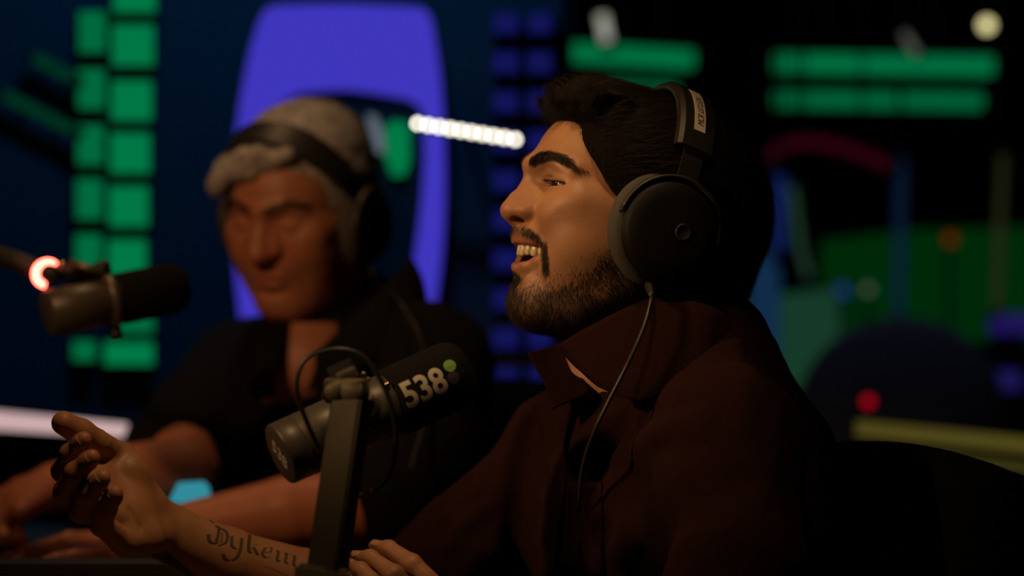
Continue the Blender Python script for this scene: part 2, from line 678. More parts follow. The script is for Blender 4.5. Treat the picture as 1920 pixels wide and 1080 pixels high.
def head_a_field():
    F = Field((-0.125, -0.09, -0.20), (0.130, 0.09, 0.135), 0.00125)
    two = (1, -1)
    # skull
    F.ell((-0.010, 0, 0.040), (0.096, 0.072, 0.078), 0.01)
    F.ell((0.026, 0, 0.044), (0.061, 0.058, 0.050), 0.02)
    F.ell((0.040, 0, 0.026), (0.0535, 0.046, 0.028), 0.02)
    # face masses
    F.ell((0.040, 0, -0.018), (0.050, 0.057, 0.055), 0.02)
    F.ell((0.056, 0, -0.036), (0.038, 0.037, 0.034), 0.02)
    F.ell((0.036, 0, -0.070), (0.050, 0.044, 0.034), 0.02)
    F.ell((0.072, 0, -0.0905), (0.0185, 0.022, 0.0155), 0.016)
    F.ell((0.070, 0, -0.072), (0.020, 0.022, 0.014), 0.012)
    F.ell((0.030, 0, -0.088), (0.052, 0.038, 0.028), 0.02)
    F.poly([(-0.030, 0, -0.04), (-0.062, 0, -0.12), (-0.085, 0, -0.20)], [0.056, 0.057, 0.060], 0.03)
    F.poly([HEAD_A.inv(P(1150, 640, 2.285)), HEAD_A.inv(P(1125, 715, 2.275)), HEAD_A.inv(P(1135, 760, 2.285))], [0.050, 0.034, 0.034], 0.02)   # throat
    for s in two:
        y = lambda v: v * s
        F.poly([(0.095, y(0.006), 0.034), (0.0865, y(0.028), 0.036), (0.073, y(0.046), 0.029)], [0.006, 0.0075, 0.006], 0.014)  # brow ridge
        F.ell((0.062, y(0.042), 0.000), (0.024, 0.020, 0.017), 0.016)             # cheek bone
        F.ell((0.0735, y(0.034), -0.011), (0.0175, 0.0175, 0.0165), 0.014)            # smiling cheek
        F.poly([(0.060, y(0.050), 0.004), (0.000, y(0.064), 0.004)], [0.011, 0.010], 0.02)
        F.poly([(-0.004, y(0.058), -0.010), (0.004, y(0.051), -0.060), (0.040, y(0.036), -0.088), (0.070, y(0.014), -0.094)],
               [0.015, 0.015, 0.013, 0.013], 0.022)                                     # jaw
        F.ell((0.052, y(0.034), -0.046), (0.024, 0.017, 0.026), 0.02)            # lower cheek
        F.ell((0.030, y(0.044), -0.032), (0.038, 0.0225, 0.032), 0.022)
        F.ell((0.044, y(0.043), -0.026), (0.026, 0.018, 0.022), 0.02)
        F.poly([(0.088, y(0.010), 0.014), (0.094, y(0.013), -0.004)], [0.007, 0.008], 0.012)   # side of the nose
        F.ell((0.0950, y(0.0142), -0.0100), (0.0120, 0.0086, 0.0084), 0.003)          # nose wing
    # nose ridge and tip
    F.poly([(0.089, 0, 0.022), (0.0955, 0, 0.010), (0.1035, 0, -0.001), (0.1070, 0, -0.010)], [0.0085, 0.0080, 0.0085, 0.0095], 0.010)
    F.ell((0.1065, 0, -0.0115), (0.0110, 0.0105, 0.0095), 0.006)
    F.ell((0.098, 0, -0.019), (0.010, 0.0055, 0.0055), 0.005)
    for s in two:
        y = lambda v: v * s
        F.ell((0.1000, y(0.0080), -0.0190), (0.0085, 0.0038, 0.0042), 0.003, '-')
        F.groove([(0.0890, y(0.0185), 0.001), (0.0850, y(0.0220), -0.008), (0.0870, y(0.0200), -0.016)], 0.0032, 0.0038)
        F.groove([(0.0850, y(0.0215), -0.010), (0.0800, y(0.030), -0.024), (0.0735, y(0.0365), -0.040), (0.0690, y(0.0370), -0.056)], 0.0042, 0.0032)
    # lips: outer mass, then the opening
    up = [(0.0675, 0.0325, -0.0405), (0.0840, 0.0240, -0.0375), (0.0920, 0.0130, -0.0370), (0.0952, 0, -0.0368)]
    lo = [(0.0675, 0.0320, -0.0425), (0.0815, 0.0235, -0.0525), (0.0885, 0.0130, -0.0595), (0.0910, 0, -0.0620)]
    full = lambda c: c + [(a, -b, z) for a, b, z in c[-2::-1]]
    F.ell((0.086, 0, -0.030), (0.0140, 0.026, 0.0080), 0.012)                     # upper-lip pad
    F.poly(full(up), [0.0022, 0.0040, 0.0046, 0.0044, 0.0046, 0.0040, 0.0022], 0.004)
    F.poly(full(lo), [0.0022, 0.0038, 0.0050, 0.0054, 0.0050, 0.0038, 0.0022], 0.005)
    mid = [((a[0] + b[0]) / 2 + 0.004, (a[1] + b[1]) / 2 + 0.001, (a[2] + b[2]) / 2 + 0.0005) for a, b in zip(up, lo)]
    F.poly(full(mid), [0.0012, 0.0046, 0.0074, 0.0084, 0.0074, 0.0046, 0.0012], 0.002, '-')
    F.ell((0.068, 0, -0.049), (0.024, 0.0235, 0.0115), 0.003, '-')
    F.groove([(0.088, -0.012, -0.0735), (0.0925, 0, -0.073), (0.088, 0.012, -0.0735)], 0.006, 0.0022)   # chin crease
    for s in two:
        y = lambda v: v * s
        # eye: socket, lids, slit
        F.ell((0.0975, y(0.029), 0.0205), (0.0135, 0.0165, 0.0100), 0.012, '-')
        F.ell((0.0725, y(0.0315), 0.0185), (0.0137, 0.0155, 0.0137), 0.004)
        F.poly([(0.0820, y(0.0165), 0.0120), (0.0830, y(0.029), 0.0080), (0.0755, y(0.043), 0.0115)], [0.0018, 0.0028, 0.0018], 0.004)   # bag
        F.poly([(0.0860, y(0.018), 0.0270), (0.0855, y(0.030), 0.0275), (0.0780, y(0.043), 0.0235), (0.0730, y(0.050), 0.0190)], [0.0020, 0.0030, 0.0024, 0.0014], 0.004)  # upper lid fold
        ca, sa = math.cos(0.50), math.sin(0.50)
        F.ell((0.0860, y(0.0320), 0.0178), (0.0125, 0.0190, 0.0021), 0.0012, '-', R=np.array([[ca, -sa * s, 0], [sa * s, ca, 0], [0, 0, 1.0]]))
        F.groove([(0.0865, y(0.0180), 0.0238), (0.0860, y(0.030), 0.0240), (0.0790, y(0.043), 0.0205), (0.0700, y(0.052), 0.0155), (0.0620, y(0.058), 0.0130)], 0.0016, 0.0014)
        F.groove([(0.0840, y(0.018), 0.0085), (0.0850, y(0.028), 0.0035), (0.0790, y(0.041), 0.0070), (0.072, y(0.048), 0.013)], 0.0022, 0.0024)   # under-eye crease
        F.groove([(0.0740, y(0.0480), 0.0170), (0.0640, y(0.0560), 0.0165)], 0.0016, 0.0018)
        F.groove([(0.0720, y(0.0490), 0.0130), (0.0610, y(0.0565), 0.0085)], 0.0018, 0.0014)
        # ear (mostly inside the ear cushion)
        F.ell((-0.008, y(0.074), 0.004), (0.018, 0.008, 0.030), 0.006)
    return F


def facial_masks(v, n):
    """beard, brow and lip masks for man A in head coordinates"""
    x, y, z = v[:, 0], np.abs(v[:, 1]), v[:, 2]
    # upper edge of cheek beard: from sideburn down to the mouth corner level
    edge = np.interp(x, [0.0, 0.020, 0.034, 0.045, 0.060, 0.075], [0.03, 0.00, -0.025, -0.050, -0.063, -0.068])
    beard = sm(edge - z, -0.004, 0.016) * sm(x, -0.02, 0.0) * sm(z, -0.135, -0.115)
    beard = beard * (0.35 + 0.65 * sm(-z, 0.062, 0.085))
    beard = np.maximum(beard, sm(0.03 - x, -0.004, 0.008) * sm(z, -0.11, -0.09) * sm(0.03 - z, 0, 0.01) * sm(x, -0.03, -0.02))
    # clear zone beside the soul patch, under the lower lip
    clear = np.exp(-((y - 0.017) / 0.009) ** 2 - ((z + 0.069) / 0.009) ** 2) * (x > 0.06)
    beard = beard * (1 - 0.85 * clear)
    # moustache and its drop at the corner
    d1 = np.abs(z - np.interp(y, [0, 0.012, 0.024, 0.032, 0.037], [-0.0270, -0.0275, -0.0295, -0.034, -0.042]))
    mo = sm(0.0052 - d1, 0, 0.004) * (x > 0.06) * (y < 0.040) * (0.30 + 0.70 * sm(y, 0.010, 0.026))
    yd = np.abs(y - np.interp(z, [-0.066, -0.05, -0.038], [0.0365, 0.0385, 0.0370]))
    drop = sm(0.0046 - yd, 0, 0.003) * sm(z, -0.068, -0.06) * sm(-0.034 - z, 0, 0.006) * (x > 0.05)
    soul = np.exp(-(y / 0.0095) ** 2 - ((z + 0.0735) / 0.0055) ** 2) * (x > 0.07)
    goat = np.maximum.reduce([mo, drop, np.clip(soul * 1.6, 0, 1)])
    bz = np.interp(y, [0.008, 0.022, 0.036, 0.046, 0.056], [0.0345, 0.0395, 0.0415, 0.0385, 0.0310])
    bw = np.interp(y, [0.006, 0.012, 0.030, 0.046, 0.057], [0.0035, 0.0074, 0.0064, 0.0046, 0.001])
    brow = sm(bw - np.abs(z - bz), 0, 0.0035) * sm(y, 0.006, 0.010) * sm(0.058 - y, 0, 0.006) * (x > 0.055)
    ul = np.interp(y, [0, 0.013, 0.024, 0.031], [-0.0368, -0.0370, -0.0375, -0.0400])
    ll = np.interp(y, [0, 0.013, 0.0235, 0.0305], [-0.0620, -0.0595, -0.0525, -0.0425])
    lips = np.maximum(sm(0.0050 - np.abs(z - ul), 0, 0.002), sm(0.0050 - np.abs(z - ll), 0, 0.002)) * (x > 0.070) * (y < 0.031)
    return beard, goat, brow, lips


def set_masks(o, **kw):
    n = len(o.data.vertices)
    for k in ('red', 'beard', 'ink'):
        attr(o, k, kw.get(k, np.zeros(n)))


def grow(f, v, q, weight, n, dirs, L, segs, lift0, lift1, wob):
    roots, ids = sample_surface(v, q, weight, n)
    return roots, f.flow(roots, dirs, L, segs, lift0, lift1, wob)


def eyes(parent, pose, cs, r, look, white, iris):
    look = np.array(look, float); look /= np.linalg.norm(look)
    for c in cs:
        c = np.array(c, float)
        mb = MB()
        prof = [(-r * math.cos(t), max(1e-5, r * math.sin(t))) for t in np.linspace(0.001, math.pi - 0.001, 16)]
        mb.lathe([(p + r, rr) for p, rr in prof], pose(c - look * r), pose(c + look * r), 24)
        eb = mb.build('eyeball', white, parent)
        mb = MB()
        ri = r * 0.52
        prof = [(0, ri)] + [(0.0024 * math.sin(t * math.pi / 2), ri * math.cos(t * math.pi / 2)) for t in np.linspace(0.2, 0.98, 6)]
        a = pose(c + look * r * math.cos(math.asin(0.52)))
        mb.lathe(prof, a, a + (pose(look) - pose(look * 0)) * 0.01, 20)
        mb.build('iris', iris, eb)


def head_a_hair_field():
    H = Field((-0.17, -0.115, -0.10), (0.12, 0.115, 0.16), 0.0025)
    H.ell((-0.022, 0, 0.036), (0.106, 0.080, 0.0830), 0.01)
    H.ell((-0.064, 0, 0.034), (0.073, 0.078, 0.072), 0.02)
    H.ell((-0.082, 0, 0.002), (0.056, 0.070, 0.055), 0.03)
    H.ell((-0.096, 0, -0.040), (0.036, 0.056, 0.036), 0.02)
    H.ell((0.020, 0, 0.086), (0.055, 0.056, 0.0375), 0.02)
    for s in (1, -1):
        H.ell((-0.015, 0.048 * s, 0.050), (0.082, 0.036, 0.052), 0.02)
    # the face is cut free along the hairline, the front lock then falls over it
    sl, g = H._win(H.lo, H.lo + (H.n - 1) * H.h)
    x, y, z = g
    ay = np.abs(y)
    cut = (x - 0.080) * 0.75 - (z - 0.079) * 0.66 - 2.2 * ay * ay
    cut = cut - 0.010 * np.exp(-(ay / 0.02) ** 2)
    low = np.minimum(0.030 - x, 1.0)                     # sideburn runs down in front of the ear
    keep = np.maximum(-low, -z - 0.020)
    cut = np.minimum(cut, np.maximum(keep, cut - 0.03))
    H.f = -smin(-H.f, -np.broadcast_to(cut, H.f.shape), 0.006).astype(np.float32)
    H.ell((0.048, 0, 0.100), (0.030, 0.046, 0.022), 0.015)
    # front lock standing up and forward
    rg = np.random.default_rng(3)
    for i in range(60):
        yy = rg.uniform(-0.054, 0.054)
        x0 = 0.070 - 6 * yy * yy + rg.uniform(-0.014, 0.004)
        z0 = 0.088 - 5 * yy * yy
        fx = rg.uniform(0.002, 0.017); fz = rg.uniform(0.004, 0.022)
        sw = rg.uniform(-0.010, 0.010)
        tip = (x0 + fx, yy * 1.1 + sw, z0 + fz)
        H.poly([(x0 - 0.010, yy, z0 + 0.002), tip, (x0 + fx - 0.012, yy * 1.1 + 1.6 * sw, z0 + fz + 0.010)], [0.0050, 0.0030, 0.0016], 0.006)
    for i in range(70):                                   # loose locks
        a = rg.uniform(-2.6, 2.6)
        e = rg.uniform(0.0, 1.3)
        c = np.array([-0.022 + 0.115 * math.cos(e) * -math.cos(a), 0.083 * math.cos(e) * math.sin(a), 0.042 + 0.082 * math.sin(e)])
        if H.sample(c[None])[0] > 0.012: continue
        d = np.array([-0.030, 0, -0.010 + 0.012 * math.sin(e)])
        H.groove([c, c + d * 0.5, c + d], 0.006, rg.uniform(-0.0030, 0.0026))
    return H


def hair_flow_a(p):
    d = np.zeros_like(p)
    d[:, 0] = -1.0
    d[:, 2] = np.where(p[:, 0] < -0.02, -0.9, 0.1) + 0.5 * sm(p[:, 0], 0.03, 0.08)
    n = np.stack([vnoise(p, 28, 5), vnoise(p, 28, 6), vnoise(p, 28, 8)], 1)
    return d + 0.45 * n


# right hand of man A: joints from the wrist out (knuckle, middle joint, end joint, tip)
R_CHAIN = [[[-0.3791, 2.1547, 0.8878], [-0.392, 2.1135, 0.9004], [-0.3824, 2.095, 0.916], [-0.3694, 2.0853, 0.9293]], [[-0.3657, 2.1433, 0.8752], [-0.3871, 2.0988, 0.883], [-0.3751, 2.078, 0.901], [-0.3598, 2.0701, 0.9147]], [[-0.3556, 2.1383, 0.8569], [-0.3738, 2.0972, 0.8668], [-0.364, 2.0771, 0.8837], [-0.3501, 2.0674, 0.8977]], [[-0.3475, 2.1382, 0.8373], [-0.3572, 2.1050, 0.854], [-0.3505, 2.0890, 0.8695], [-0.3412, 2.0770, 0.8835]]]
R_WRIST = P(285, 987, 2.22)
R_MID = P(420, 1052, 2.26)
R_FORE = P(570, 1098, 2.30)
R_ELBOW = P(745, 1128, 2.34)


def finger(F, ch, r, k=0.0015):
    F.poly(ch, r, k, kin=0.0035)
    # slight knuckle swell
    for j, w in ((1, 0.98), (2, 0.97)):
        if j < len(ch) - 1:
            F.ell(ch[j], [r[j] * w] * 3, 0.003)


def right_hand_a():
    allp = np.array([p for c in R_CHAIN for p in c] + [R_ELBOW, R_WRIST])
    lo = allp.min(0) - 0.05; hi = allp.max(0) + 0.055
    F = Field(lo, hi, 0.0017)
    W = R_WRIST
    fd = R_ELBOW - R_WRIST; fd /= np.linalg.norm(fd)
    K = [np.array(c[0]) for c in R_CHAIN]
    mid = (K[1] + K[2]) / 2
    D = mid - W; D /= np.linalg.norm(D)
    S = K[0] - K[3]; S -= D * (S @ D); S /= np.linalg.norm(S)
    N = np.cross(D, S)
    if N @ V(0.8, -0.14, 0.57) < 0: N = -N
    # forearm: wrist a little flat, muscle swelling towards the elbow
    F.poly([W + fd * 0.004 + S * 0.009, R_MID, R_FORE, R_ELBOW], [0.0205, 0.0300, 0.0345, 0.040], 0.01)
    F.poly([W + fd * 0.004 - S * 0.009, R_MID], [0.0205, 0.0300], 0.01)
    F.poly([W + D * 0.012, W, W + fd * 0.02], [0.0200, 0.0215, 0.022], 0.01)
    # palm
    for i, c in enumerate(K):
        b = W + S * (0.012, 0.004, -0.004, -0.012)[i] + D * 0.008
        F.poly([b, c], [0.0145, (0.0115, 0.0118, 0.0112, 0.0105)[i]], 0.010)
    F.poly([W - S * 0.016 + D * 0.016 + N * 0.006, W - S * 0.026 + D * 0.045 + N * 0.006, K[3] - D * 0.012], [0.0150, 0.0160, 0.0120], 0.010)   # heel of the little-finger side
    # thumb
    T0 = P(262, 935, 2.205)
    T1 = P(226, 858, 2.205); T2 = P(184, 829, 2.165); T3 = P(119, 793, 2.14)
    F.poly([T0, (T0 + T1) / 2, T1], [0.0150, 0.0150, 0.0135], 0.010)
    F.ell(P(240, 893, 2.190), (0.0160, 0.0160, 0.0180), 0.014)
    F.poly([W + N * 0.002, P(275, 950, 2.208), T0, P(238, 885, 2.192)], [0.020, 0.0175, 0.0170, 0.0150], 0.014)
    F.ell(W + D * 0.050 + N * 0.004, (0.022, 0.022, 0.022), 0.016)
    F.poly([T1, T2], [0.0130, 0.0112], 0.006)
    F.poly([T2, T2 * 0.5 + T3 * 0.5, T3], [0.0110, 0.0122, 0.0108], 0.003)
    F.poly([T1, K[0] + D * 0.006], [0.0095, 0.0100], 0.010)
    F.poly([T0 * 0.4 + T1 * 0.6, K[0]], [0.010, 0.010], 0.012)
    F.poly([T0, (K[0] + K[1]) / 2], [0.011, 0.010], 0.012)              # web
    rr = [(0.0106, 0.0094, 0.0084, 0.0066), (0.0108, 0.0096, 0.0086, 0.0068), (0.0104, 0.0092, 0.0083, 0.0066), (0.0098, 0.0090, 0.0082, 0.0068)]
    for c, r in zip(R_CHAIN, rr):
        ch = [np.array(p) for p in c]
        r = [q * 1.10 for q in r]
        finger(F, ch, list(r))
        F.ell(ch[3] * 0.75 + ch[2] * 0.25 + N * 0.0004, [r[3] * 1.10] * 3, 0.003)
    # creases of the palm and the wrist
    palm = lambda a, b, n=0.012: W + D * a + S * b + N * n
    F.groove([palm(0.014, 0.004, 0.016), palm(0.040, 0.006, 0.016), palm(0.062, 0.020, 0.015), palm(0.070, 0.032, 0.012)], 0.0030, 0.0016)
    F.groove([palm(0.045, 0.000), palm(0.062, -0.012), palm(0.066, -0.030)], 0.0030, 0.0020)
    F.groove([palm(0.060, 0.012), palm(0.072, -0.008), palm(0.070, -0.030)], 0.0030, 0.0020)
    F.groove([palm(-0.002, 0.022, 0.014), palm(-0.002, 0.0, 0.019), palm(-0.002, -0.022, 0.014)], 0.0022, 0.0014)
    tv = (T3 - T2) / np.linalg.norm(T3 - T2)
    for c0, dr, r in ((T2, tv, 0.0115), (T1, T2 - T1, 0.013)):
        dr = dr / np.linalg.norm(dr)
        sd = np.cross(dr, N); sd /= np.linalg.norm(sd)
        F.groove([c0 + N * r * 0.8 + sd * r * 0.8, c0 + N * r, c0 + N * r * 0.8 - sd * r * 0.8], 0.0022, 0.0012)
    v, q = F.mesh(2)
    p = v
    red = np.zeros(len(p))
    for c in R_CHAIN:
        red = np.maximum(red, 0.75 * np.exp(-(np.linalg.norm(p - np.array(c[3]), axis=1) / 0.013) ** 2))
    red = np.maximum(red, 0.5 * np.exp(-(np.linalg.norm(p - T3, axis=1) / 0.02) ** 2))
    red = np.maximum(red, 0.35 * np.exp(-(np.linalg.norm(p - (W + D * 0.05 + N * 0.015), axis=1) / 0.04) ** 2))
    # dark tattooed bar on the outer wrist
    a, b = P(292, 1033, 2.20), P(340, 1078, 2.22)
    ab = b - a
    ray = p - np.array([0, 0, CAM_Z])
    t = np.clip(((p - a) @ ab) / (ab @ ab), -0.03, 1.4)
    dd = np.linalg.norm(p - a - t[:, None] * ab, axis=1)
    ink = 0.9 * sm(0.0090 - dd, 0, 0.002) * (p[:, 2] < P(0, 1020, 2.2)[2])
    MASK_FIELDS['right_forearm'] = F
    return v, q, dict(red=red, ink=ink)


MASK_FIELDS = {}
L_CHAIN = [[(842, 1128, 2.185), (772, 1058, 2.195), (729, 1029, 2.215), (701, 1023, 2.225)],
           [(812, 1158, 2.165), (738, 1079, 2.175), (694, 1047, 2.195), (663, 1044, 2.205)],
           [(795, 1180, 2.145), (712, 1104, 2.155), (676, 1070, 2.175), (652, 1057, 2.190)],
           [(785, 1200, 2.125), (718, 1136, 2.135), (690, 1110, 2.150), (668, 1094, 2.160)]]


def left_hand_a():
    ch = [[P(*p) for p in c] for c in L_CHAIN]
    W = P(905, 1215, 2.12)
    allp = np.array([p for c in ch for p in c] + [W])
    F = Field(allp.min(0) - 0.04, allp.max(0) + 0.05, 0.0015)
    for i, c in enumerate(ch):
        F.poly([W, c[0]], [0.019, 0.012], 0.010)
    F.poly([W, P(975, 1235, 2.09)], [0.024, 0.028], 0.01)
    F.poly([W, P(860, 1150, 2.20), P(820, 1120, 2.225)], [0.014, 0.012, 0.009], 0.008)
    rr = [(0.0108, 0.0092, 0.0076, 0.0052), (0.0110, 0.0095, 0.0078, 0.0054), (0.0106, 0.0090, 0.0076, 0.0052), (0.0096, 0.0082, 0.0070, 0.0050)]
    for c, r in zip(ch, rr):
        finger(F, c, list(r))
        for j, w in ((1, 0.0016), (2, 0.0010)):
            d = c[j] - c[j + 1]; d /= np.linalg.norm(d)
            up = V(-0.25, -0.45, 0.85); up -= d * (up @ d); up /= np.linalg.norm(up)
            sd = np.cross(d, up)
            for o in (-0.0022, 0.0022):
                q0 = c[j] + d * o + up * r[j]
                F.groove([q0 + sd * 0.005, q0, q0 - sd * 0.005], 0.0012, w * 0.5)
    v, q = F.mesh(2)
    red = np.zeros(len(v))
    for c in ch:
        red = np.maximum(red, 0.6 * np.exp(-(np.linalg.norm(v - c[1], axis=1) / 0.011) ** 2))
        red = np.maximum(red, 0.5 * np.exp(-(np.linalg.norm(v - c[3], axis=1) / 0.012) ** 2))
    return v, q, dict(red=red)


BODY_A_EXTRA = [right_hand_a, left_hand_a]


def hit(F, px, py, d0, d1, n=500):
    """depth at which the camera ray through a pixel meets the surface of field F"""
    ds = np.linspace(d0, d1, n)
    pts = np.stack([(px - 960) / FPX * ds, ds, CAM_Z - (py - 540) / FPX * ds], 1)
    f = F.sample(pts)
    i = np.argmax(f < 0)
    if f[i] >= 0: return None
    if i == 0: return pts[0]
    t = f[i - 1] / (f[i - 1] - f[i])
    return pts[i - 1] + (pts[i] - pts[i - 1]) * t


def hits(F, pix, d0, d1, lift=0.0):
    out = []
    for px, py in pix:
        p = hit(F, px, py, d0, d1)
        if p is None: continue
        out.append(p)
    out = np.array(out)
    if lift: out = out + F.grad(out) * lift
    return out


def nail(body, a, b, back, r):
    """curved nail on the back of the last finger joint a -> b"""
    d = (b - a) / np.linalg.norm(b - a)
    back = back - d * (back @ d); back /= np.linalg.norm(back)
    sd = np.cross(d, back)
    g = []
    for i in range(7):
        t = i / 6
        w = 0.95 * (1 - 0.35 * (abs(t - 0.5) * 2) ** 3)
        row = []
        for j in range(7):
            th = (j / 6 - 0.5) * 2 * w
            rr = r * (1.0 - 0.10 * t)
            row.append(b + d * (-0.0090 + 0.0098 * t) + rr * (back * math.cos(th) + sd * math.sin(th)))
        g.append(row)
    mb = MB(); mb.sheet(np.array(g), 0.0006)
    mb.build('fingernail', M['nail'], body)


M['nail'] = plain('finger_nail', (0.46, 0.27, 0.18), 0.3)


def man_a():
    f = head_a_field()
    v, q = f.mesh(2)
    n = normals(v, q)
    beard, goat, brow, lips = facial_masks(v, n)
    nv = len(v)
    inside = (np.abs(v[:, 1]) < 0.031) & (v[:, 2] < -0.036) & (v[:, 2] > -0.064) & (n[:, 0] < 0.25) & (v[:, 0] > 0.04) & (v[:, 0] < 0.094)
    hairline = np.zeros(nv)
    red = np.maximum(0.85 * lips, 0.9 * inside)
    red = np.maximum(red, 0.45 * np.exp(-((v[:, 0] - 0.110) / 0.02) ** 2 - ((v[:, 2] + 0.012) / 0.012) ** 2))
    bm_ = np.maximum.reduce([0.50 * beard, 0.55 * goat, 0.55 * brow])
    masks = dict(red=red, beard=bm_, ink=np.zeros(nv))
    parts = [(HEAD_A(v), q)]
    allm = {k: [m] for k, m in masks.items()}
    for fn in BODY_A_EXTRA:
        vv, qq, mm = fn()
        parts.append((vv, qq))
        for k in allm: allm[k].append(mm.get(k, np.zeros(len(vv))))
    V_, Q_ = merge(parts)
    body = fast_quads('person', V_, Q_, M['skin_a'])
    set_masks(body, **{k: np.concatenate(m) for k, m in allm.items()})
    tag(body, 'laughing dark-haired man with a beard, in a maroon overshirt and headphones, palm raised', 'person')
    # finger nails
    for c in R_CHAIN:
        a_, b_ = np.array(c[2]), np.array(c[3])
        dn = b_ - a_; dn /= np.linalg.norm(dn)
        Dh, Nh = V(-0.363, -0.894, 0.263), V(0.795, -0.15, 0.587)
        nail(body, a_, b_, (dn @ Nh) * Dh - (dn @ Dh) * Nh, 0.0083)
    for c, r in zip(L_CHAIN, (0.0060, 0.0062, 0.0060, 0.0058)):
        nail(body, P(*c[2]), P(*c[3]), V(-0.25, -0.45, 0.85), r)
    # eyes and teeth
    eyes(body, HEAD_A, [(0.0725, 0.0315, 0.0183), (0.0725, -0.0315, 0.0183)], 0.0120, (1, 0.12, -0.05), M['eye'], M['iris'])
    ws = [0.0084, 0.0066, 0.0074, 0.0068, 0.0066]
    arch = lambda yy: 0.0918 - 24.0 * yy * yy
    for s in (1, -1):
        yy = 0.0
        for i, w in enumerate(ws):
            step = w / math.sqrt(1 + (48 * (yy + w * 0.4)) ** 2)
            yc = yy + step / 2
            yy += step
            slope = math.atan(-48 * yc)
            c = np.array([arch(yc), yc * s, -0.0443 + 0.0006 * i - 0.0006 * (i == 2)])
            hz = [0.0062, 0.0056, 0.0060, 0.0052, 0.0048][i]
            bm = bmesh.new()
            bmesh.ops.create_uvsphere(bm, u_segments=12, v_segments=8, radius=1)
            R2 = np.array([[math.cos(slope), math.sin(slope), 0], [-math.sin(slope), math.cos(slope), 0], [0, 0, 1]])
            vs = []
            for vt in bm.verts:
                p = np.array(vt.co)
                p = np.sign(p) * np.abs(p) ** 0.62
                p = p * np.array([0.0032, w * 0.5, hz])
                p[1] *= 1 - 0.12 * (p[2] / hz > 0.3)
                t = slope
                r_ = np.array([p[0] * math.cos(t) - p[1] * math.sin(t), p[0] * math.sin(t) + p[1] * math.cos(t), p[2]])
                r_ = np.array([p[0] * math.cos(-t) + p[1] * math.sin(t) , -p[0] * math.sin(t) + p[1] * math.cos(t), p[2]])
                r_[1] *= s
                vs.append(HEAD_A(c + r_))
            bm.verts.index_update()
            fs = [[w_.index for w_ in fc.verts] for fc in bm.faces]
            bm.free()
            mesh_obj('tooth', vs, fs, M['tooth'], body)
    # beard, moustache, brows, lashes
    def bd(p):
        d = np.zeros_like(p); d[:, 2] = -1.0
        d[:, 0] = np.where(p[:, 2] < -0.075, 0.1, 0.15) - 0.9 * sm(0.05 - p[:, 0], 0, 0.04)
        return d + 0.6 * np.stack([vnoise(p, 60, 1), vnoise(p, 60, 2), vnoise(p, 60, 3)], 1)
    r_, pth = grow(f, v, q, beard ** 1.2 * (v[:, 1] > -0.03), 14000, bd, RNG.uniform(0.004, 0.0095, 14000), 4, 0.0, RNG.uniform(0.0010, 0.0038, 14000), 0.35)
    hairs = [pth]
    r_, pth = grow(f, v, q, np.clip(goat, 0, 1) ** 1.3, 2600, bd, RNG.uniform(0.003, 0.0065, 2600), 4, 0.0, RNG.uniform(0.0006, 0.0022, 2600), 0.3)
    hairs.append(pth)
    edge = sm(np.interp(v[:, 0], [0.0, 0.020, 0.034, 0.045, 0.060, 0.075], [0.03, 0.00, -0.025, -0.050, -0.063, -0.068]) - v[:, 2], -0.026, 0.012)
    stub = edge * sm(v[:, 0], -0.02, 0.0) * sm(v[:, 2], -0.135, -0.115) * (v[:, 1] > -0.03) * (v[:, 2] < 0.0) * ((np.abs(v[:, 1]) > 0.026) | (v[:, 2] < -0.068))
    r_, pt2 = grow(f, v, q, stub ** 1.6, 3500, bd, RNG.uniform(0.0015, 0.0048, 3500), 4, 0.0, RNG.uniform(0.0004, 0.0014, 3500), 0.5)
    hairs.append(pt2)
    pth = np.concatenate(hairs)
    strands('beard', pth[:, 0], HEAD_A(pth), M['beard_hair'], body, 4, 0.00011)
    def br(p):
        d = np.zeros_like(p); d[:, 1] = np.sign(p[:, 1]); d[:, 0] = -0.4
        d[:, 2] = np.where(np.abs(p[:, 1]) < 0.02, 1.3, 0.15) - 0.8 * sm(np.abs(p[:, 1]), 0.036, 0.05)
        return d
    for s in (1, -1):
        r_, pth = grow(f, v, q, brow * (v[:, 1] * s > 0), 1300, br, RNG.uniform(0.004, 0.009, 1300), 4, 0.0, RNG.uniform(0.0006, 0.0024, 1300), 0.35)
        strands('eyebrow', r_, HEAD_A(pth), M['beard_hair'], body, 4, 0.00014)
    # upper lashes
    for s in (1, -1):
        m = 90
        t = np.linspace(0, 1, m) + RNG.normal(size=m) * 0.01
        line = spline([(0.0862, 0.0185 * s, 0.0200), (0.0868, 0.0300 * s, 0.0203), (0.0815, 0.0410 * s, 0.0192), (0.0745, 0.0475 * s, 0.0178)], 50)
        rt = np.stack([np.interp(t, np.linspace(0, 1, 50), line[:, k]) for k in range(3)], 1)
        out = np.stack([np.full(m, 0.9), s * (-0.2 + 0.9 * t), np.full(m, -0.25)], 1) + RNG.normal(size=(m, 3)) * 0.15
        pth = np.stack([rt + out * 0.0065 * u + np.array([0, 0, 0.0025]) * u * u - np.array([0.001, 0, 0]) for u in np.linspace(0, 1, 5)], 1)
        strands('eyelash', rt, HEAD_A(pth), M['beard_hair'], body, 4, 0.00016)
    # hair: inner mass and strands over it
    H = head_a_hair_field()
    hv, hq = H.mesh(2)
    hair = fast_quads('hair', HEAD_A(hv), hq, M['hair_mass'], body)
    w = 1 + 5.0 * sm(hv[:, 0], 0.0, 0.05)
    nst = 22000
    r_, pth = grow(H, hv, hq, w, nst, hair_flow_a, RNG.uniform(0.018, 0.050, nst), 5, -0.001, RNG.uniform(0.0005, 0.0045, nst) + 0.010 * (RNG.random(nst) > 0.985), 0.20)
    strands('hair_strands', r_, HEAD_A(pth), M['hair_dark'], hair, 5, 0.00017)
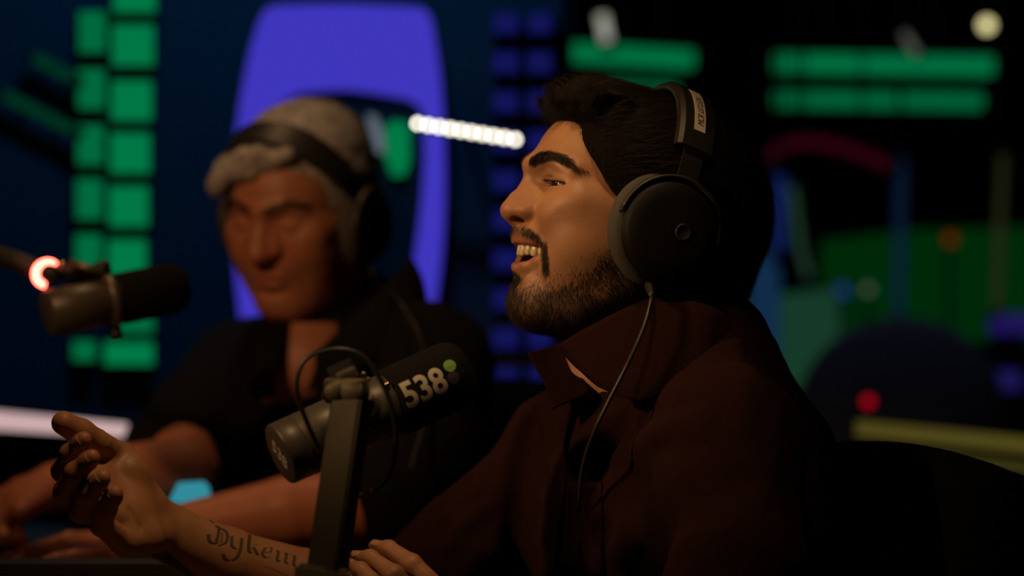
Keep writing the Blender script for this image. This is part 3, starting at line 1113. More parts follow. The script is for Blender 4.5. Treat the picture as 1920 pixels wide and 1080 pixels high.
    # ruffled front: hairs that stand up and forward, and short ones over the forehead
    fr = sm(hv[:, 0], 0.045, 0.07) * sm(hv[:, 2], 0.06, 0.08)
    def fd(p):
        d = np.zeros_like(p); d[:, 0] = 0.5; d[:, 2] = 0.8
        return d + 0.9 * np.stack([vnoise(p, 45, 4), vnoise(p, 45, 9), vnoise(p, 45, 7)], 1)
    m = 3500
    r_, pth = grow(H, hv, hq, fr, m, fd, RNG.uniform(0.010, 0.028, m), 5, -0.001, RNG.uniform(0.001, 0.012, m), 0.3)
    strands('hair_tuft', r_, HEAD_A(pth), M['hair_dark'], hair, 5, 0.00016)
    hn = normals(hv, hq)
    ed = sm(hn[:, 0] - hn[:, 2], 0.1, 0.6) * (hv[:, 0] > 0.02) * (hv[:, 2] > 0.01) * (hv[:, 1] > -0.07)
    def ff(p):
        d = np.zeros_like(p); d[:, 0] = -0.2; d[:, 2] = -1.0
        return d + 0.9 * np.stack([vnoise(p, 60, 4), vnoise(p, 60, 9), vnoise(p, 60, 7)], 1)
    m = 1500
    r_, pth = grow(H, hv, hq, ed + 1e-4, m, ff, RNG.uniform(0.006, 0.016, m), 4, 0.0, RNG.uniform(0.000, 0.003, m), 0.4)
    strands('hairline', r_, HEAD_A(pth), M['hair_dark'], hair, 4, 0.00012)
    return body


def headphones(pose, label, sticker, cable_pts, tilt=-0.19, rise=0.103):
    """over-ear studio headphones in head coordinates"""
    root = empty('headphones', tuple(pose((-0.01, 0, -0.009))))
    tag(root, label, 'headphones')
    O = V(-0.010, 0, -0.009)
    ct = math.sqrt(1 - tilt * tilt)
    up = V(tilt, 0, ct); fw = V(ct, 0, -tilt)
    def B(a, off, wx):
        """point on the band: angle a, outward offset, offset across the width"""
        cy, sz = math.cos(a), math.sin(a)
        yy = (0.0905 + off) * cy
        hh = 0.034 + (rise + off) * sz
        return O + V(0, yy, 0) + up * hh + fw * wx
    def band(name, a0, a1, half, off0, off1, mat, n=40, parent=None, bulge=0.0):
        mb = MB()
        prof = [(-half, off0 + bulge * 0), (-half, off1 - bulge), (-half * 0.8, off1), (half * 0.8, off1), (half, off1 - bulge), (half, off0)]
        m = len(prof)
        vs = []
        for i in range(n + 1):
            a = a0 + (a1 - a0) * i / n
            for wx, of in prof: vs.append(pose(B(a, of, wx)))
        fs = []
        for i in range(n):
            for j in range(m):
                k = (j + 1) % m
                fs.append((i * m + j, (i + 1) * m + j, (i + 1) * m + k, i * m + k))
        fs.append(tuple(range(m))); fs.append(tuple(n * m + j for j in range(m))[::-1])
        mb.add(vs, fs)
        return mb.build(name, mat, parent or root, smooth=False)
    rad = math.radians
    hb = band('headband', rad(24), rad(156), 0.019, 0.0, 0.009, M['black'], bulge=0.003)
    band('band_edge', rad(24), rad(156), 0.0202, 0.001, 0.0035, M['grey_trim'], parent=hb)
    for s in (1, -1):
        a0, a1 = (rad(-6), rad(27)) if s > 0 else (rad(153), rad(186))
        band('slider', a0, a1, 0.010, 0.002, 0.0045, M['black'], n=12)
        # yoke: half ring around the upper cup, thin flat metal
        mb = MB()
        C0 = O + V(0, 0.092 * s, 0)
        pts = [C0 + fw * 0.0488 * math.cos(t) + up * 0.0488 * math.sin(t) + V(0, s * 0.004 * math.sin(t), 0) for t in np.linspace(rad(2), rad(178), 30)]
        g = [[pose(p + V(0, -0.0055 + 0.011 * j / 3, 0)) for j in range(4)] for p in pts]
        mb.sheet(g, 0.0028)
        yk = mb.build('yoke', M['grey_trim'], root)
        for t in (rad(2), rad(178)):
            mb = MB()
            p = C0 + fw * 0.0505 * math.cos(t) + up * 0.0505 * math.sin(t)
            q_ = C0 + fw * 0.0425 * math.cos(t) + up * 0.0425 * math.sin(t)
            mb.lathe([(0, 0.003), (0.0006, 0.0042), (0.008, 0.0042), (0.009, 0.003)], pose(p), pose(q_), 14)
            mb.build('pivot_screw', M['black'], yk)
        # cup
        mb = MB()
        a = pose(O + V(0, 0.084 * s, 0)); b = pose(O + V(0, 0.112 * s, 0))
        mb.lathe([(0, 0.0485), (0.001, 0.0490), (0.005, 0.0490), (0.006, 0.0466), (0.010, 0.0464), (0.0115, 0.0450), (0.0155, 0.0440), (0.0190, 0.0410), (0.0203, 0.030), (0.0207, 0.0005)], a, b, 56)
        cup = mb.build('ear_cup', M['cup'], root)
        mb = MB()
        mb.lathe([(0.0, 0.0075), (0.0006, 0.0080), (0.0010, 0.0070), (0.0010, 0.0062), (0.0004, 0.0055)], pose(O + V(-0.010, 0.1044 * s, 0)), pose(O + V(-0.010, 0.112 * s, 0)), 24)
        mb.build('emblem_ring', M['black'], cup)
        # cushion: soft ring
        mb = MB()
        a = pose(O + V(0.004, 0.066 * s, 0)); b = pose(O + V(0, 0.085 * s, 0))
        mb.lathe([(0.000, 0.030), (-0.002, 0.040), (0.000, 0.0480), (0.004, 0.0515), (0.010, 0.0530), (0.015, 0.0525), (0.0195, 0.0490)], a, b, 56)
        mb.build('ear_cushion', M['velour'], root)
    if sticker:
        mb = MB()
        n = 14
        a0, a1 = rad(34), rad(70)
        g = [[pose(B(a0 + (a1 - a0) * i / n, 0.0096, wx)) for wx in (-0.0052, 0.0062)] for i in range(n + 1)]
        mb.sheet(g, 0.0003)
        lb = mb.build('label_strip', M['label_white'], root, smooth=False)
        vs, fs = text_mesh(sticker, 0.0092, 0.74)
        arc = 0.103
        out = []
        for x, y_, _ in vs:
            a = a0 + 0.0060 / arc + (x + 0.15 * y_) / arc
            out.append(pose(B(a, 0.0102, -0.0030 + y_)))
        mesh_obj('lettering', out, fs, M['ink'], lb, smooth=False)
    if cable_pts is not None:
        mb = MB()
        mb.tube(spline(cable_pts[:2], 6), [0.0040, 0.0042, 0.0040, 0.0036, 0.0030, 0.0026], 12)
        mb.build('cable_boot', M['black'], root)
        mb = MB()
        mb.tube(spline(cable_pts[1:], 40), 0.0019, 10)
        mb.build('cable', M['cable'], root)
    return root


def text_mesh(body, size, xs=1.0, align='LEFT', bold=0.0):
    cu = bpy.data.curves.new('t', 'FONT')
    cu.body = body
    cu.size = size
    cu.align_x = align
    cu.offset = bold
    cu.fill_mode = 'FRONT'
    cu.resolution_u = 4
    o = bpy.data.objects.new('t', cu)
    COL.objects.link(o)
    dg = bpy.context.evaluated_depsgraph_get()
    me = bpy.data.meshes.new_from_object(o.evaluated_get(dg))
    vs = [(q.co.x * xs, q.co.y, q.co.z) for q in me.vertices]
    fs = [list(p.vertices) for p in me.polygons]
    bpy.data.objects.remove(o)
    bpy.data.curves.remove(cu)
    bpy.data.meshes.remove(me)
    return vs, fs


M['grey_trim'] = plain('dark_grey_trim', (0.034, 0.031, 0.026), 0.5)
M['cup'] = plain('matt_black_cup', (0.004, 0.004, 0.004), 0.65, spec=0.25)
M['velour'] = plain('grey_velour', (0.075, 0.07, 0.06), 0.95, bump=0.8, bscale=1500)
M['label_white'] = plain('label_paper', (0.72, 0.66, 0.55), 0.6)
M['ink'] = plain('black_ink', (0.01, 0.01, 0.01), 0.6)
M['cable'] = plain('black_cable', (0.02, 0.02, 0.018), 0.4)


def headphones_a():
    c = [HEAD_A(V(0.000, 0.094, -0.060)), P(1222, 556, 2.135), P(1208, 610, 2.115), P(1178, 680, 2.098), P(1140, 755, 2.096), P(1112, 815, 2.100), P(1092, 880, 2.12), P(1085, 960, 2.15)]
    headphones(HEAD_A, 'black over-ear headphones with a white printed label, worn by the laughing man', 'MCR UITLEEN', c)


# ------------------------------------------------------------------ clothing of man A
def knit(name, col, pitch=900.0, rough=0.95):
    m, nt, b = node_mat(name)
    tc = nt.nodes.new('ShaderNodeTexCoord')
    w = nt.nodes.new('ShaderNodeTexWave')
    w.bands_direction = 'Z'
    w.inputs['Scale'].default_value = pitch / 4
    w.inputs['Distortion'].default_value = 6.0
    w.inputs['Detail'].default_value = 2.0
    w.inputs['Detail Scale'].default_value = 4.0
    nt.links.new(tc.outputs['Object'], w.inputs['Vector'])
    nz = nt.nodes.new('ShaderNodeTexNoise'); nz.inputs['Scale'].default_value = 700
    nt.links.new(tc.outputs['Object'], nz.inputs['Vector'])
    ad = nt.nodes.new('ShaderNodeMath'); ad.operation = 'ADD'
    nt.links.new(w.outputs['Fac'], ad.inputs[0]); nt.links.new(nz.outputs['Fac'], ad.inputs[1])
    bp = nt.nodes.new('ShaderNodeBump'); bp.inputs['Strength'].default_value = 0.9; bp.inputs['Distance'].default_value = 0.0012
    nt.links.new(ad.outputs[0], bp.inputs['Height']); nt.links.new(bp.outputs[0], b.inputs['Normal'])
    mx = nt.nodes.new('ShaderNodeMix'); mx.data_type = 'RGBA'
    mx.inputs[6].default_value = (*[c * 0.7 for c in col], 1); mx.inputs[7].default_value = (*[c * 1.3 for c in col], 1)
    nt.links.new(w.outputs['Fac'], mx.inputs[0]); nt.links.new(mx.outputs[2], b.inputs['Base Color'])
    b.inputs['Roughness'].default_value = rough
    b.inputs['Specular IOR Level'].default_value = 0.15
    b.inputs['Sheen Weight'].default_value = 0.15
    b.inputs['Sheen Tint'].default_value = (*[min(1, c * 6) for c in col], 1)
    return m


M['maroon'] = knit('maroon_knit', (0.020, 0.0046, 0.0034))

TA = np.stack([V(-0.88, -0.475, 0), V(0.475, -0.88, 0), V(0, 0, 1)], 1)


def shirt_a():
    body = bpy.data.objects['person']
    F = Field((-0.16, 1.90, 0.50), (0.46, 2.62, 1.09), 0.0036)
    ns = V(0.187, 2.095, 0.925)      # near shoulder
    fs = V(0.050, 2.40, 0.900)      # far shoulder
    nb = V(0.150, 2.265, 0.985)
    F.ell((0.150, 2.255, 0.835), (0.125, 0.175, 0.150), 0.03, R=TA)
    F.ell((0.205, 2.285, 0.660), (0.130, 0.160, 0.190), 0.05, R=TA)
    F.poly([nb + V(0.03, -0.02, 0.012), ns + V(-0.01, 0.03, 0.005), ns], [0.054, 0.060, 0.062], 0.04)
    F.poly([nb, fs], [0.055, 0.052], 0.04)
    F.poly([V(0.180, 2.275, 1.000), V(0.215, 2.285, 0.90)], [0.052, 0.09], 0.05)
    el = V(0.150, 1.985, 0.715)
    F.poly([ns, V(0.190, 2.03, 0.83), el], [0.060, 0.058, 0.052], 0.03)
    F.poly([el, P(1000, 1235, 2.08)], [0.052, 0.040], 0.02)
    # far sleeve down to the pushed-up cuff
    c1, c2 = P(880, 1010, 2.345), P(798, 1085, 2.335)
    F.poly([fs, P(985, 930, 2.375), c1, c2], [0.052, 0.054, 0.050, 0.046], 0.03)
    F.poly([c2, P(748, 1112, 2.335)], [0.047, 0.046], 0.01)
    # neck opening
    F.poly([HEAD_A(V(-0.03, 0, -0.06)), HEAD_A(V(-0.072, 0, -0.150))], [0.060, 0.058], 0.01, '-')
    F.poly([P(1050, 640, 2.20), P(1108, 722, 2.195)], [0.020, 0.010], 0.006, '-')
    F.poly([P(1060, 650, 2.23), P(1105, 722, 2.225)], [0.024, 0.012], 0.006, '-')
    base = F.f.copy()
    # drapery
    def fold(pix, w, amp):
        F2 = Field.__new__(Field); F2.__dict__ = dict(F.__dict__); F2.f = base
        p = hits(F2, pix, 1.95, 2.6)
        if len(p) > 1: F.groove(spline(p, 14), w, amp)
    fold([(1000, 770), (975, 860), (965, 960), (955, 1075)], 0.010, 0.007)
    fold([(985, 775), (950, 860), (940, 960)], 0.010, -0.005)
    fold([(1022, 800), (1000, 880), (990, 980), (985, 1075)], 0.009, -0.007)
    fold([(1120, 790), (1090, 850), (1065, 920), (1045, 1000)], 0.009, 0.006)
    fold([(1145, 760), (1115, 830), (1085, 900), (1060, 990)], 0.010, -0.006)
    fold([(1195, 735), (1160, 800), (1140, 840)], 0.009, 0.006)
    fold([(1215, 745), (1180, 810), (1150, 860)], 0.009, -0.006)
    fold([(1300, 757), (1240, 770), (1180, 800), (1130, 860), (1095, 930), (1075, 1010)], 0.012, 0.006)
    fold([(1330, 790), (1250, 800), (1190, 850), (1150, 920)], 0.014, -0.006)
    fold([(1250, 650), (1230, 700), (1180, 760)], 0.012, -0.005)
    fold([(1380, 640), (1400, 720), (1390, 800)], 0.015, -0.004)
    fold([(1400, 900), (1300, 960), (1210, 1040)], 0.016, 0.006)
    fold([(1300, 880), (1220, 950), (1150, 1050)], 0.016, -0.006)
    for pix in ([(905, 925), (860, 950), (835, 985)], [(880, 900), (840, 945)], [(935, 960), (880, 1010), (850, 1060)]):
        fold(pix, 0.008, 0.005)
    fold([(840, 925), (828, 955), (840, 990)], 0.005, 0.007)
    pts_noise = None
    v, q = F.mesh(2)
    n = normals(v, q)
    v = v + n * (0.0022 * vnoise(v, 26, 2) + 0.0010 * vnoise(v, 70, 3))[:, None]
    sh = fast_quads('overshirt', v, q, M['maroon'], body)
    def cloth(name, grid, thick=0.0022, sub=None):
        g = np.array([[P(*p) for p in row] for row in grid])
        # refine both ways
        g = np.stack([spline(r, 18) for r in g])
        g = np.stack([spline(g[:, j], 14) for j in range(g.shape[1])], 1)
        g = g + 0.0012 * np.stack([vnoise(g, 45, 1), vnoise(g, 45, 2), vnoise(g, 45, 3)], -1)
        mb = MB(); mb.sheet(g, thick)
        return mb.build(name, M['maroon'], sh)
    # near collar: standing round the neck, its point folded open
    cloth('collar', [[(1400, 592, 2.260), (1330, 575, 2.180), (1265, 562, 2.165), (1200, 566, 2.160), (1120, 604, 2.165), (1043, 650, 2.195)],
                     [(1412, 605, 2.250), (1345, 600, 2.165), (1272, 605, 2.145), (1205, 625, 2.140), (1135, 650, 2.145), (1070, 678, 2.170)],
                     [(1420, 640, 2.235), (1350, 660, 2.150), (1275, 685, 2.125), (1205, 710, 2.115), (1150, 715, 2.125), (1098, 703, 2.150)],
                     [(1415, 660, 2.230), (1350, 690, 2.145), (1280, 722, 2.120), (1210, 752, 2.110), (1160, 742, 2.120), (1122, 725, 2.140)]])
    # far collar: its pointed leaf stands out to the left of the throat
    cloth('collar', [[(1055, 642, 2.300), (1042, 648, 2.300), (1020, 655, 2.295), (989, 664, 2.285)],
                     [(1066, 668, 2.275), (1050, 677, 2.275), (1028, 685, 2.270), (1004, 690, 2.265)],
                     [(1092, 705, 2.250), (1075, 712, 2.245), (1048, 715, 2.240), (1020, 717, 2.240)],
                     [(1102, 736, 2.215), (1085, 745, 2.210), (1060, 755, 2.205), (1035, 765, 2.205)]])
    # button band: a turned-over edge running down the chest
    F.f = F.f
    def on(px, py, lift): 
        p = hit(F, px, py, 1.95, 2.6)
        return p + F.grad(p[None])[0] * lift
    g = []
    for (xa, ya), (xb, yb), l1, l2 in (((1016, 772), (1122, 728), 0.012, 0.010), ((1024, 790), (1090, 770), 0.011, 0.008), ((1032, 815), (1072, 815), 0.009, 0.006), ((1036, 850), (1066, 852), 0.007, 0.005), ((1040, 890), (1066, 892), 0.006, 0.005), ((1030, 960), (1060, 960), 0.005, 0.005), ((1018, 1085), (1050, 1085), 0.005, 0.005)):
        g.append([on(xa + (xb - xa) * t, ya + (yb - ya) * t, l1 + (l2 - l1) * t) for t in np.linspace(0, 1, 7)])
    g = np.array(g)
    g = np.stack([spline(g[:, j], 40) for j in range(7)], 1)
    mb = MB(); mb.sheet(g, 0.003)
    mb.build('button_band', M['maroon'], sh)
    # chest pocket
    g = [[on(px + 8 * math.sin(j), py, 0.003) for j, px in enumerate(np.linspace(1072, 1128, 8))] for py in np.linspace(905, 1075, 12)]
    mb = MB(); mb.sheet(np.array(g), 0.003)
    mb.build('pocket', M['maroon'], sh)
    return sh


# ------------------------------------------------------------------ man B
HEAD_B = Pose((-0.266, 3.05, CAM_Z + 0.088), head_rot(math.radians(64), math.radians(-17), math.radians(-3)))
B_LH = [[P(205, 1012, 2.76), P(130, 1012, 2.72), P(80, 1028, 2.70), P(45, 1042, 2.69)],
        [P(190, 1022, 2.72), P(105, 1022, 2.67), P(50, 1036, 2.65), P(8, 1048, 2.64)],
        [P(195, 1034, 2.68), P(115, 1034, 2.63), P(65, 1044, 2.61), P(28, 1054, 2.60)],
        [P(205, 1044, 2.65), P(140, 1046, 2.60), P(105, 1052, 2.585), P(78, 1058, 2.575)]]


def head_b_field():
    F = Field((-0.125, -0.105, -0.20), (0.130, 0.105, 0.135), 0.0018)
    two = (1, -1)
    F.ell((-0.010, 0, 0.040), (0.098, 0.076, 0.082), 0.01)
    F.ell((0.030, 0, 0.046), (0.064, 0.064, 0.054), 0.02)
    F.ell((0.040, 0, 0.026), (0.054, 0.052, 0.030), 0.02)
    F.ell((0.038, 0, -0.020), (0.052, 0.064, 0.056), 0.02)
    F.ell((0.058, 0, -0.040), (0.039, 0.042, 0.036), 0.02)
    F.ell((0.036, 0, -0.068), (0.050, 0.047, 0.036), 0.02)
    F.ell((0.073, 0, -0.088), (0.019, 0.022, 0.017), 0.018)
    F.ell((0.026, 0, -0.094), (0.052, 0.044, 0.032), 0.025)                      # double chin
    F.poly([(-0.030, 0, -0.04), (-0.030, 0, -0.12), (-0.040, 0, -0.20)], [0.062, 0.066, 0.070], 0.03)
    for s in two:
        y = lambda v: v * s
        F.poly([(0.095, y(0.006), 0.036), (0.086, y(0.028), 0.038), (0.073, y(0.046), 0.031)], [0.005, 0.0060, 0.005], 0.014)
        F.ell((0.062, y(0.044), -0.004), (0.024, 0.022, 0.018), 0.018)
        F.ell((0.066, y(0.038), -0.024), (0.022, 0.022, 0.022), 0.02)
        F.ell((0.030, y(0.046), -0.034), (0.040, 0.0235, 0.036), 0.022)
        F.poly([(0.060, y(0.054), 0.004), (0.000, y(0.068), 0.004)], [0.011, 0.010], 0.02)
        F.poly([(-0.004, y(0.062), -0.010), (0.000, y(0.054), -0.058), (0.034, y(0.040), -0.082), (0.066, y(0.014), -0.090)], [0.016, 0.016, 0.014, 0.014], 0.024)
        F.ell((0.046, y(0.038), -0.058), (0.026, 0.018, 0.024), 0.02)            # jowl
        F.poly([(0.090, y(0.011), 0.014), (0.095, y(0.015), -0.006)], [0.008, 0.009], 0.012)
        F.ell((0.0970, y(0.0155), -0.0150), (0.0125, 0.0095, 0.0095), 0.005)
    F.poly([(0.090, 0, 0.026), (0.099, 0, 0.010), (0.107, 0, -0.004), (0.1100, 0, -0.014)], [0.0090, 0.0095, 0.0105, 0.0120], 0.010)
    F.ell((0.1100, 0, -0.0160), (0.0125, 0.0135, 0.0115), 0.008)
    for s in two:
        y = lambda v: v * s
        F.ell((0.1030, y(0.0090), -0.0250), (0.0080, 0.0042, 0.0042), 0.003, '-')
        F.groove([(0.0890, y(0.0205), -0.004), (0.0860, y(0.0235), -0.014), (0.0880, y(0.0210), -0.024)], 0.0035, 0.0040)
        F.groove([(0.0860, y(0.0240), -0.018), (0.0820, y(0.032), -0.034), (0.0740, y(0.040), -0.056), (0.066, y(0.041), -0.072)], 0.005, 0.0034)
        F.ell((0.0995, y(0.031), 0.0200), (0.0105, 0.0170, 0.0110), 0.012, '-')
        F.ell((0.0755, y(0.0320), 0.0150), (0.0150, 0.0160, 0.0140), 0.005)
        F.groove([(0.0865, y(0.0185), 0.0110), (0.0880, y(0.031), 0.0085), (0.0800, y(0.0445), 0.0105)], 0.0018, 0.0024)      # closed lid line
        F.groove([(0.0860, y(0.018), 0.0255), (0.0860, y(0.031), 0.0270), (0.0780, y(0.0445), 0.0225)], 0.0022, 0.0022)
        F.groove([(0.0850, y(0.018), 0.0000), (0.0850, y(0.031), -0.0050), (0.0760, y(0.0465), 0.000)], 0.0030, 0.0018)
        F.ell((-0.008, y(0.080), 0.004), (0.018, 0.008, 0.030), 0.006)
    F.poly([(0.078, -0.027, -0.0510), (0.092, -0.014, -0.0485), (0.0975, 0, -0.0475), (0.092, 0.014, -0.0485), (0.078, 0.027, -0.0510)], [0.002, 0.0042, 0.0046, 0.0042, 0.002], 0.006)
    F.poly([(0.078, -0.026, -0.0540), (0.090, -0.014, -0.0580), (0.0945, 0, -0.0590), (0.090, 0.014, -0.0580), (0.078, 0.026, -0.0540)], [0.002, 0.0045, 0.0052, 0.0045, 0.002], 0.006)
    F.groove([(0.074, -0.034, -0.0475), (0.094, -0.014, -0.0530), (0.099, 0, -0.0535), (0.094, 0.014, -0.0530), (0.074, 0.034, -0.0475)], 0.0022, 0.0042)
    F.groove([(0.086, -0.014, -0.0725), (0.0915, 0, -0.0715), (0.086, 0.014, -0.0725)], 0.006, 0.0030)
    return F


def head_b_hair_field():
    H = Field((-0.15, -0.12, -0.10), (0.135, 0.12, 0.165), 0.003)
    H.ell((-0.018, 0, 0.044), (0.104, 0.085, 0.088), 0.01)
    H.ell((0.004, 0, 0.080), (0.070, 0.068, 0.050), 0.02)
    H.ell((-0.030, 0, 0.078), (0.080, 0.078, 0.066), 0.02)
    H.ell((-0.075, 0, 0.010), (0.050, 0.068, 0.055), 0.02)
    sl, g = H._win(H.lo, H.lo + (H.n - 1) * H.h)
    x, y, z = g
    ay = np.abs(y)
    cut = (x - 0.075) * 0.80 - (z - 0.082) * 0.60 - 3.0 * ay * ay
    keep = np.maximum(x - 0.034, -z - 0.055)
    cut = np.minimum(cut, np.maximum(keep, cut - 0.06))
    H.f = -smin(-H.f, -np.broadcast_to(cut, H.f.shape), 0.008).astype(np.float32)
    rg = np.random.default_rng(5)
    # swept forelock that hangs over the far temple
    for t in np.linspace(0, 1, 26):
        yy = 0.034 - 0.104 * t
        x0 = 0.080 - 5.5 * (yy + 0.01) ** 2
        z0 = 0.090 - 4 * yy * yy - 0.006 * t
        dr = rg.uniform(-0.006, 0.008)
        H.poly([(x0 - 0.035, yy + 0.012, z0 + 0.020), (x0 + 0.004 + dr * 0.5, yy + 0.003, z0 + 0.012 + dr), (x0 + 0.012 - 0.012 * (t < 0.3), yy - 0.010, z0 + 0.002 + dr - 0.012 * t), (x0 + 0.008 - 0.012 * (t < 0.3), yy - 0.018, z0 - 0.008 - 0.012 * t + 1.3 * dr)], [0.009, 0.0075, 0.006, 0.003], 0.005)
    for i in range(90):
        a = rg.uniform(-2.9, 2.9); e = rg.uniform(-0.1, 1.4)
        c = np.array([-0.015 - 0.105 * math.cos(e) * math.cos(a), 0.086 * math.cos(e) * math.sin(a), 0.046 + 0.090 * math.sin(e)])
        d = np.array([-0.034, 0.008 * math.sin(a), -0.006])
        H.groove([c, c + d * 0.5, c + d], 0.006, rg.uniform(-0.006, 0.005))
    return H


M['black_cloth'] = plain('black_cotton', (0.0045, 0.0045, 0.005), 0.9, bump=0.4, bscale=800, spec=0.15)
M['brow_grey'] = plain('dark_brow_hair', (0.05, 0.03, 0.02), 0.6)


def man_b():
    f = head_b_field()
    v, q = f.mesh(2)
    x, y, z = v[:, 0], np.abs(v[:, 1]), v[:, 2]
    lips = (np.abs(z + 0.0535) < 0.009 * sm(0.030 - y, 0, 0.012)) * (x > 0.076) * 1.0
    red = np.maximum(0.7 * lips, 0.55 * np.exp(-((x - 0.108) / 0.02) ** 2 - ((z + 0.014) / 0.014) ** 2))
    red = np.maximum(red, 0.5 * np.exp(-((y - 0.04) / 0.016) ** 2 - ((z + 0.018) / 0.018) ** 2) * (x > 0.04))
    bz = np.interp(y, [0.008, 0.022, 0.036, 0.050], [0.036, 0.041, 0.043, 0.037])
    brow = sm(0.0055 - np.abs(z - bz), 0, 0.004) * sm(y, 0.006, 0.010) * sm(0.056 - y, 0, 0.006) * (x > 0.05)
    parts = [(HEAD_B(v), q)]
    ms = [dict(red=red, beard=0.35 * brow)]
    # left forearm and flat hand (nearer), right forearm and fist (farther)
    eL, wL = P(702, 945, 2.80), P(290, 1002, 2.75)
    allp = np.array([p for c in B_LH for p in c] + [eL, wL])
    F = Field(allp.min(0) - 0.06, allp.max(0) + 0.065, 0.0028)
    F.poly([eL + V(0.03, 0.03, 0.02), eL, eL * 0.6 + wL * 0.4 + V(0, 0, 0.004), wL], [0.042, 0.043, 0.042, 0.027], 0.015)
    for c in B_LH:
        F.poly([wL, c[0]], [0.020, 0.015], 0.012)
        finger(F, c, [0.0115, 0.0100, 0.0090, 0.0072], 0.002)
    F.poly([wL, P(240, 1015, 2.80), P(190, 1025, 2.82)], [0.016, 0.013, 0.010], 0.01)
    v2, q2 = F.mesh(2)
    parts.append((v2, q2)); ms.append(dict(red=0.3 * np.ones(len(v2))))
    eR, wR = P(345, 885, 2.97), P(105, 912, 2.86)
    F = Field((-0.66, 2.70, 0.70), (-0.34, 3.08, 0.93), 0.0028)
    F.poly([P(330, 830, 3.03), eR, eR * 0.55 + wR * 0.45, wR], [0.045, 0.044, 0.041, 0.028], 0.015)
    K = [P(38, 915, 2.84), P(30, 930, 2.81), P(28, 944, 2.79), P(34, 957, 2.77)]
    for i, k in enumerate(K):
        F.poly([wR, k], [0.021, 0.014], 0.012)
        p1 = k + V(-0.024, -0.006, -0.012)
        p2 = k + V(-0.014, -0.020, -0.030)
        finger(F, [k, p1, p2, k + V(0.006, -0.016, -0.030)], [0.0125, 0.0110, 0.0100, 0.0085], 0.003)
    F.poly([wR, P(70, 935, 2.80), P(38, 958, 2.75)], [0.017, 0.0135, 0.011], 0.01)
    v3, q3 = F.mesh(2)
    parts.append((v3, q3)); ms.append(dict(red=0.4 * np.ones(len(v3))))
    # chest under the open shirt
    F = Field((-0.46, 2.82, 0.78), (-0.08, 3.22, 1.02), 0.004)
    F.poly([HEAD_B((-0.030, 0, -0.10)), P(580, 690, 3.055), P(600, 770, 3.10)], [0.060, 0.070, 0.06], 0.03)
    v4, q4 = F.mesh(2)
    parts.append((v4, q4)); ms.append({})
    V_, Q_ = merge(parts)
    body = fast_quads('person', V_, Q_, M['skin_b'])
    set_masks(body, **{k: np.concatenate([m.get(k, np.zeros(len(p[0]))) for m, p in zip(ms, parts)]) for k in ('red', 'beard', 'ink')})
    tag(body, 'grey-haired man in a black open-necked shirt looking down, forearms on the table', 'person')
    def br(p):
        d = np.zeros_like(p); d[:, 1] = np.sign(p[:, 1]); d[:, 0] = -0.4; d[:, 2] = 0.3
        return d
    for s in (1, -1):
        r_, pth = grow(f, v, q, brow * (v[:, 1] * s > 0), 260, br, RNG.uniform(0.006, 0.012, 260), 4, 0.0, RNG.uniform(0.001, 0.003, 260), 0.3)
        strands('eyebrow', r_, HEAD_B(pth), M['brow_grey'], body, 4, 0.0002)
    H = head_b_hair_field()
    hv, hq = H.mesh(2)
    hair = fast_quads('hair', HEAD_B(hv), hq, M['hair_grey'], body)
    def fl(p):
        d = np.zeros_like(p); d[:, 0] = -1; d[:, 2] = np.where(p[:, 0] < 0, -0.5, 0.1)
        return d + 0.5 * np.stack([vnoise(p, 28, 5), vnoise(p, 28, 6), vnoise(p, 28, 8)], 1)
    m = 6000
    r_, pth = grow(H, hv, hq, np.ones(len(hv)), m, fl, RNG.uniform(0.02, 0.045, m), 4, -0.001, RNG.uniform(0.001, 0.006, m), 0.2)
    strands('hair_strands', r_, HEAD_B(pth), M['hair_grey'], hair, 4, 0.0003)
    # shirt
    TB = np.stack([V(-0.64, -0.77, 0), V(0.77, -0.64, 0), V(0, 0, 1)], 1)
    F = Field((-0.58, 2.72, 0.50), (0.06, 3.44, 1.10), 0.0045)
    nS, fS = P(805, 690, 2.93), P(455, 705, 3.20)
    nb = V(-0.225, 3.10, 0.985)
    F.ell((-0.215, 3.10, 0.845), (0.135, 0.19, 0.150), 0.03, R=TB)
    F.ell((-0.215, 3.12, 0.660), (0.160, 0.185, 0.190), 0.05, R=TB)
    F.poly([nb, nS], [0.062, 0.070], 0.05)
    F.poly([nb, fS], [0.062, 0.066], 0.05)
    F.poly([nb + V(0.05, 0.02, 0.0), nb + V(0.03, 0.03, 0.05)], [0.07, 0.05], 0.04)
    F.poly([nS, P(800, 850, 2.84), P(728, 935, 2.805)], [0.072, 0.066, 0.060], 0.03)
    F.poly([fS, P(370, 790, 3.10), P(325, 845, 3.03)], [0.068, 0.064, 0.060], 0.03)
    # open neck
    F.poly([HEAD_B((-0.030, 0, -0.06)), HEAD_B((-0.02, 0, -0.135))], [0.070, 0.066], 0.01, '-')
    F.poly([P(570, 610, 2.90), P(545, 730, 2.90)], [0.050, 0.012], 0.01, '-')
    F.poly([P(565, 610, 2.97), P(545, 725, 2.96)], [0.060, 0.014], 0.01, '-')
    v, q = F.mesh(2)
    n = normals(v, q)
    v = v + n * (0.004 * vnoise(v, 16, 2) + 0.002 * vnoise(v, 40, 3))[:, None]
    sh = fast_quads('shirt', v, q, M['black_cloth'], body)
    def cloth(name, grid):
        g = np.array([[P(*p) for p in row] for row in grid])
        g = np.stack([spline(r, 14) for r in g])
        g = np.stack([spline(g[:, j], 10) for j in range(g.shape[1])], 1)
        mb = MB(); mb.sheet(g, 0.003)
        return mb.build(name, M['black_cloth'], sh)
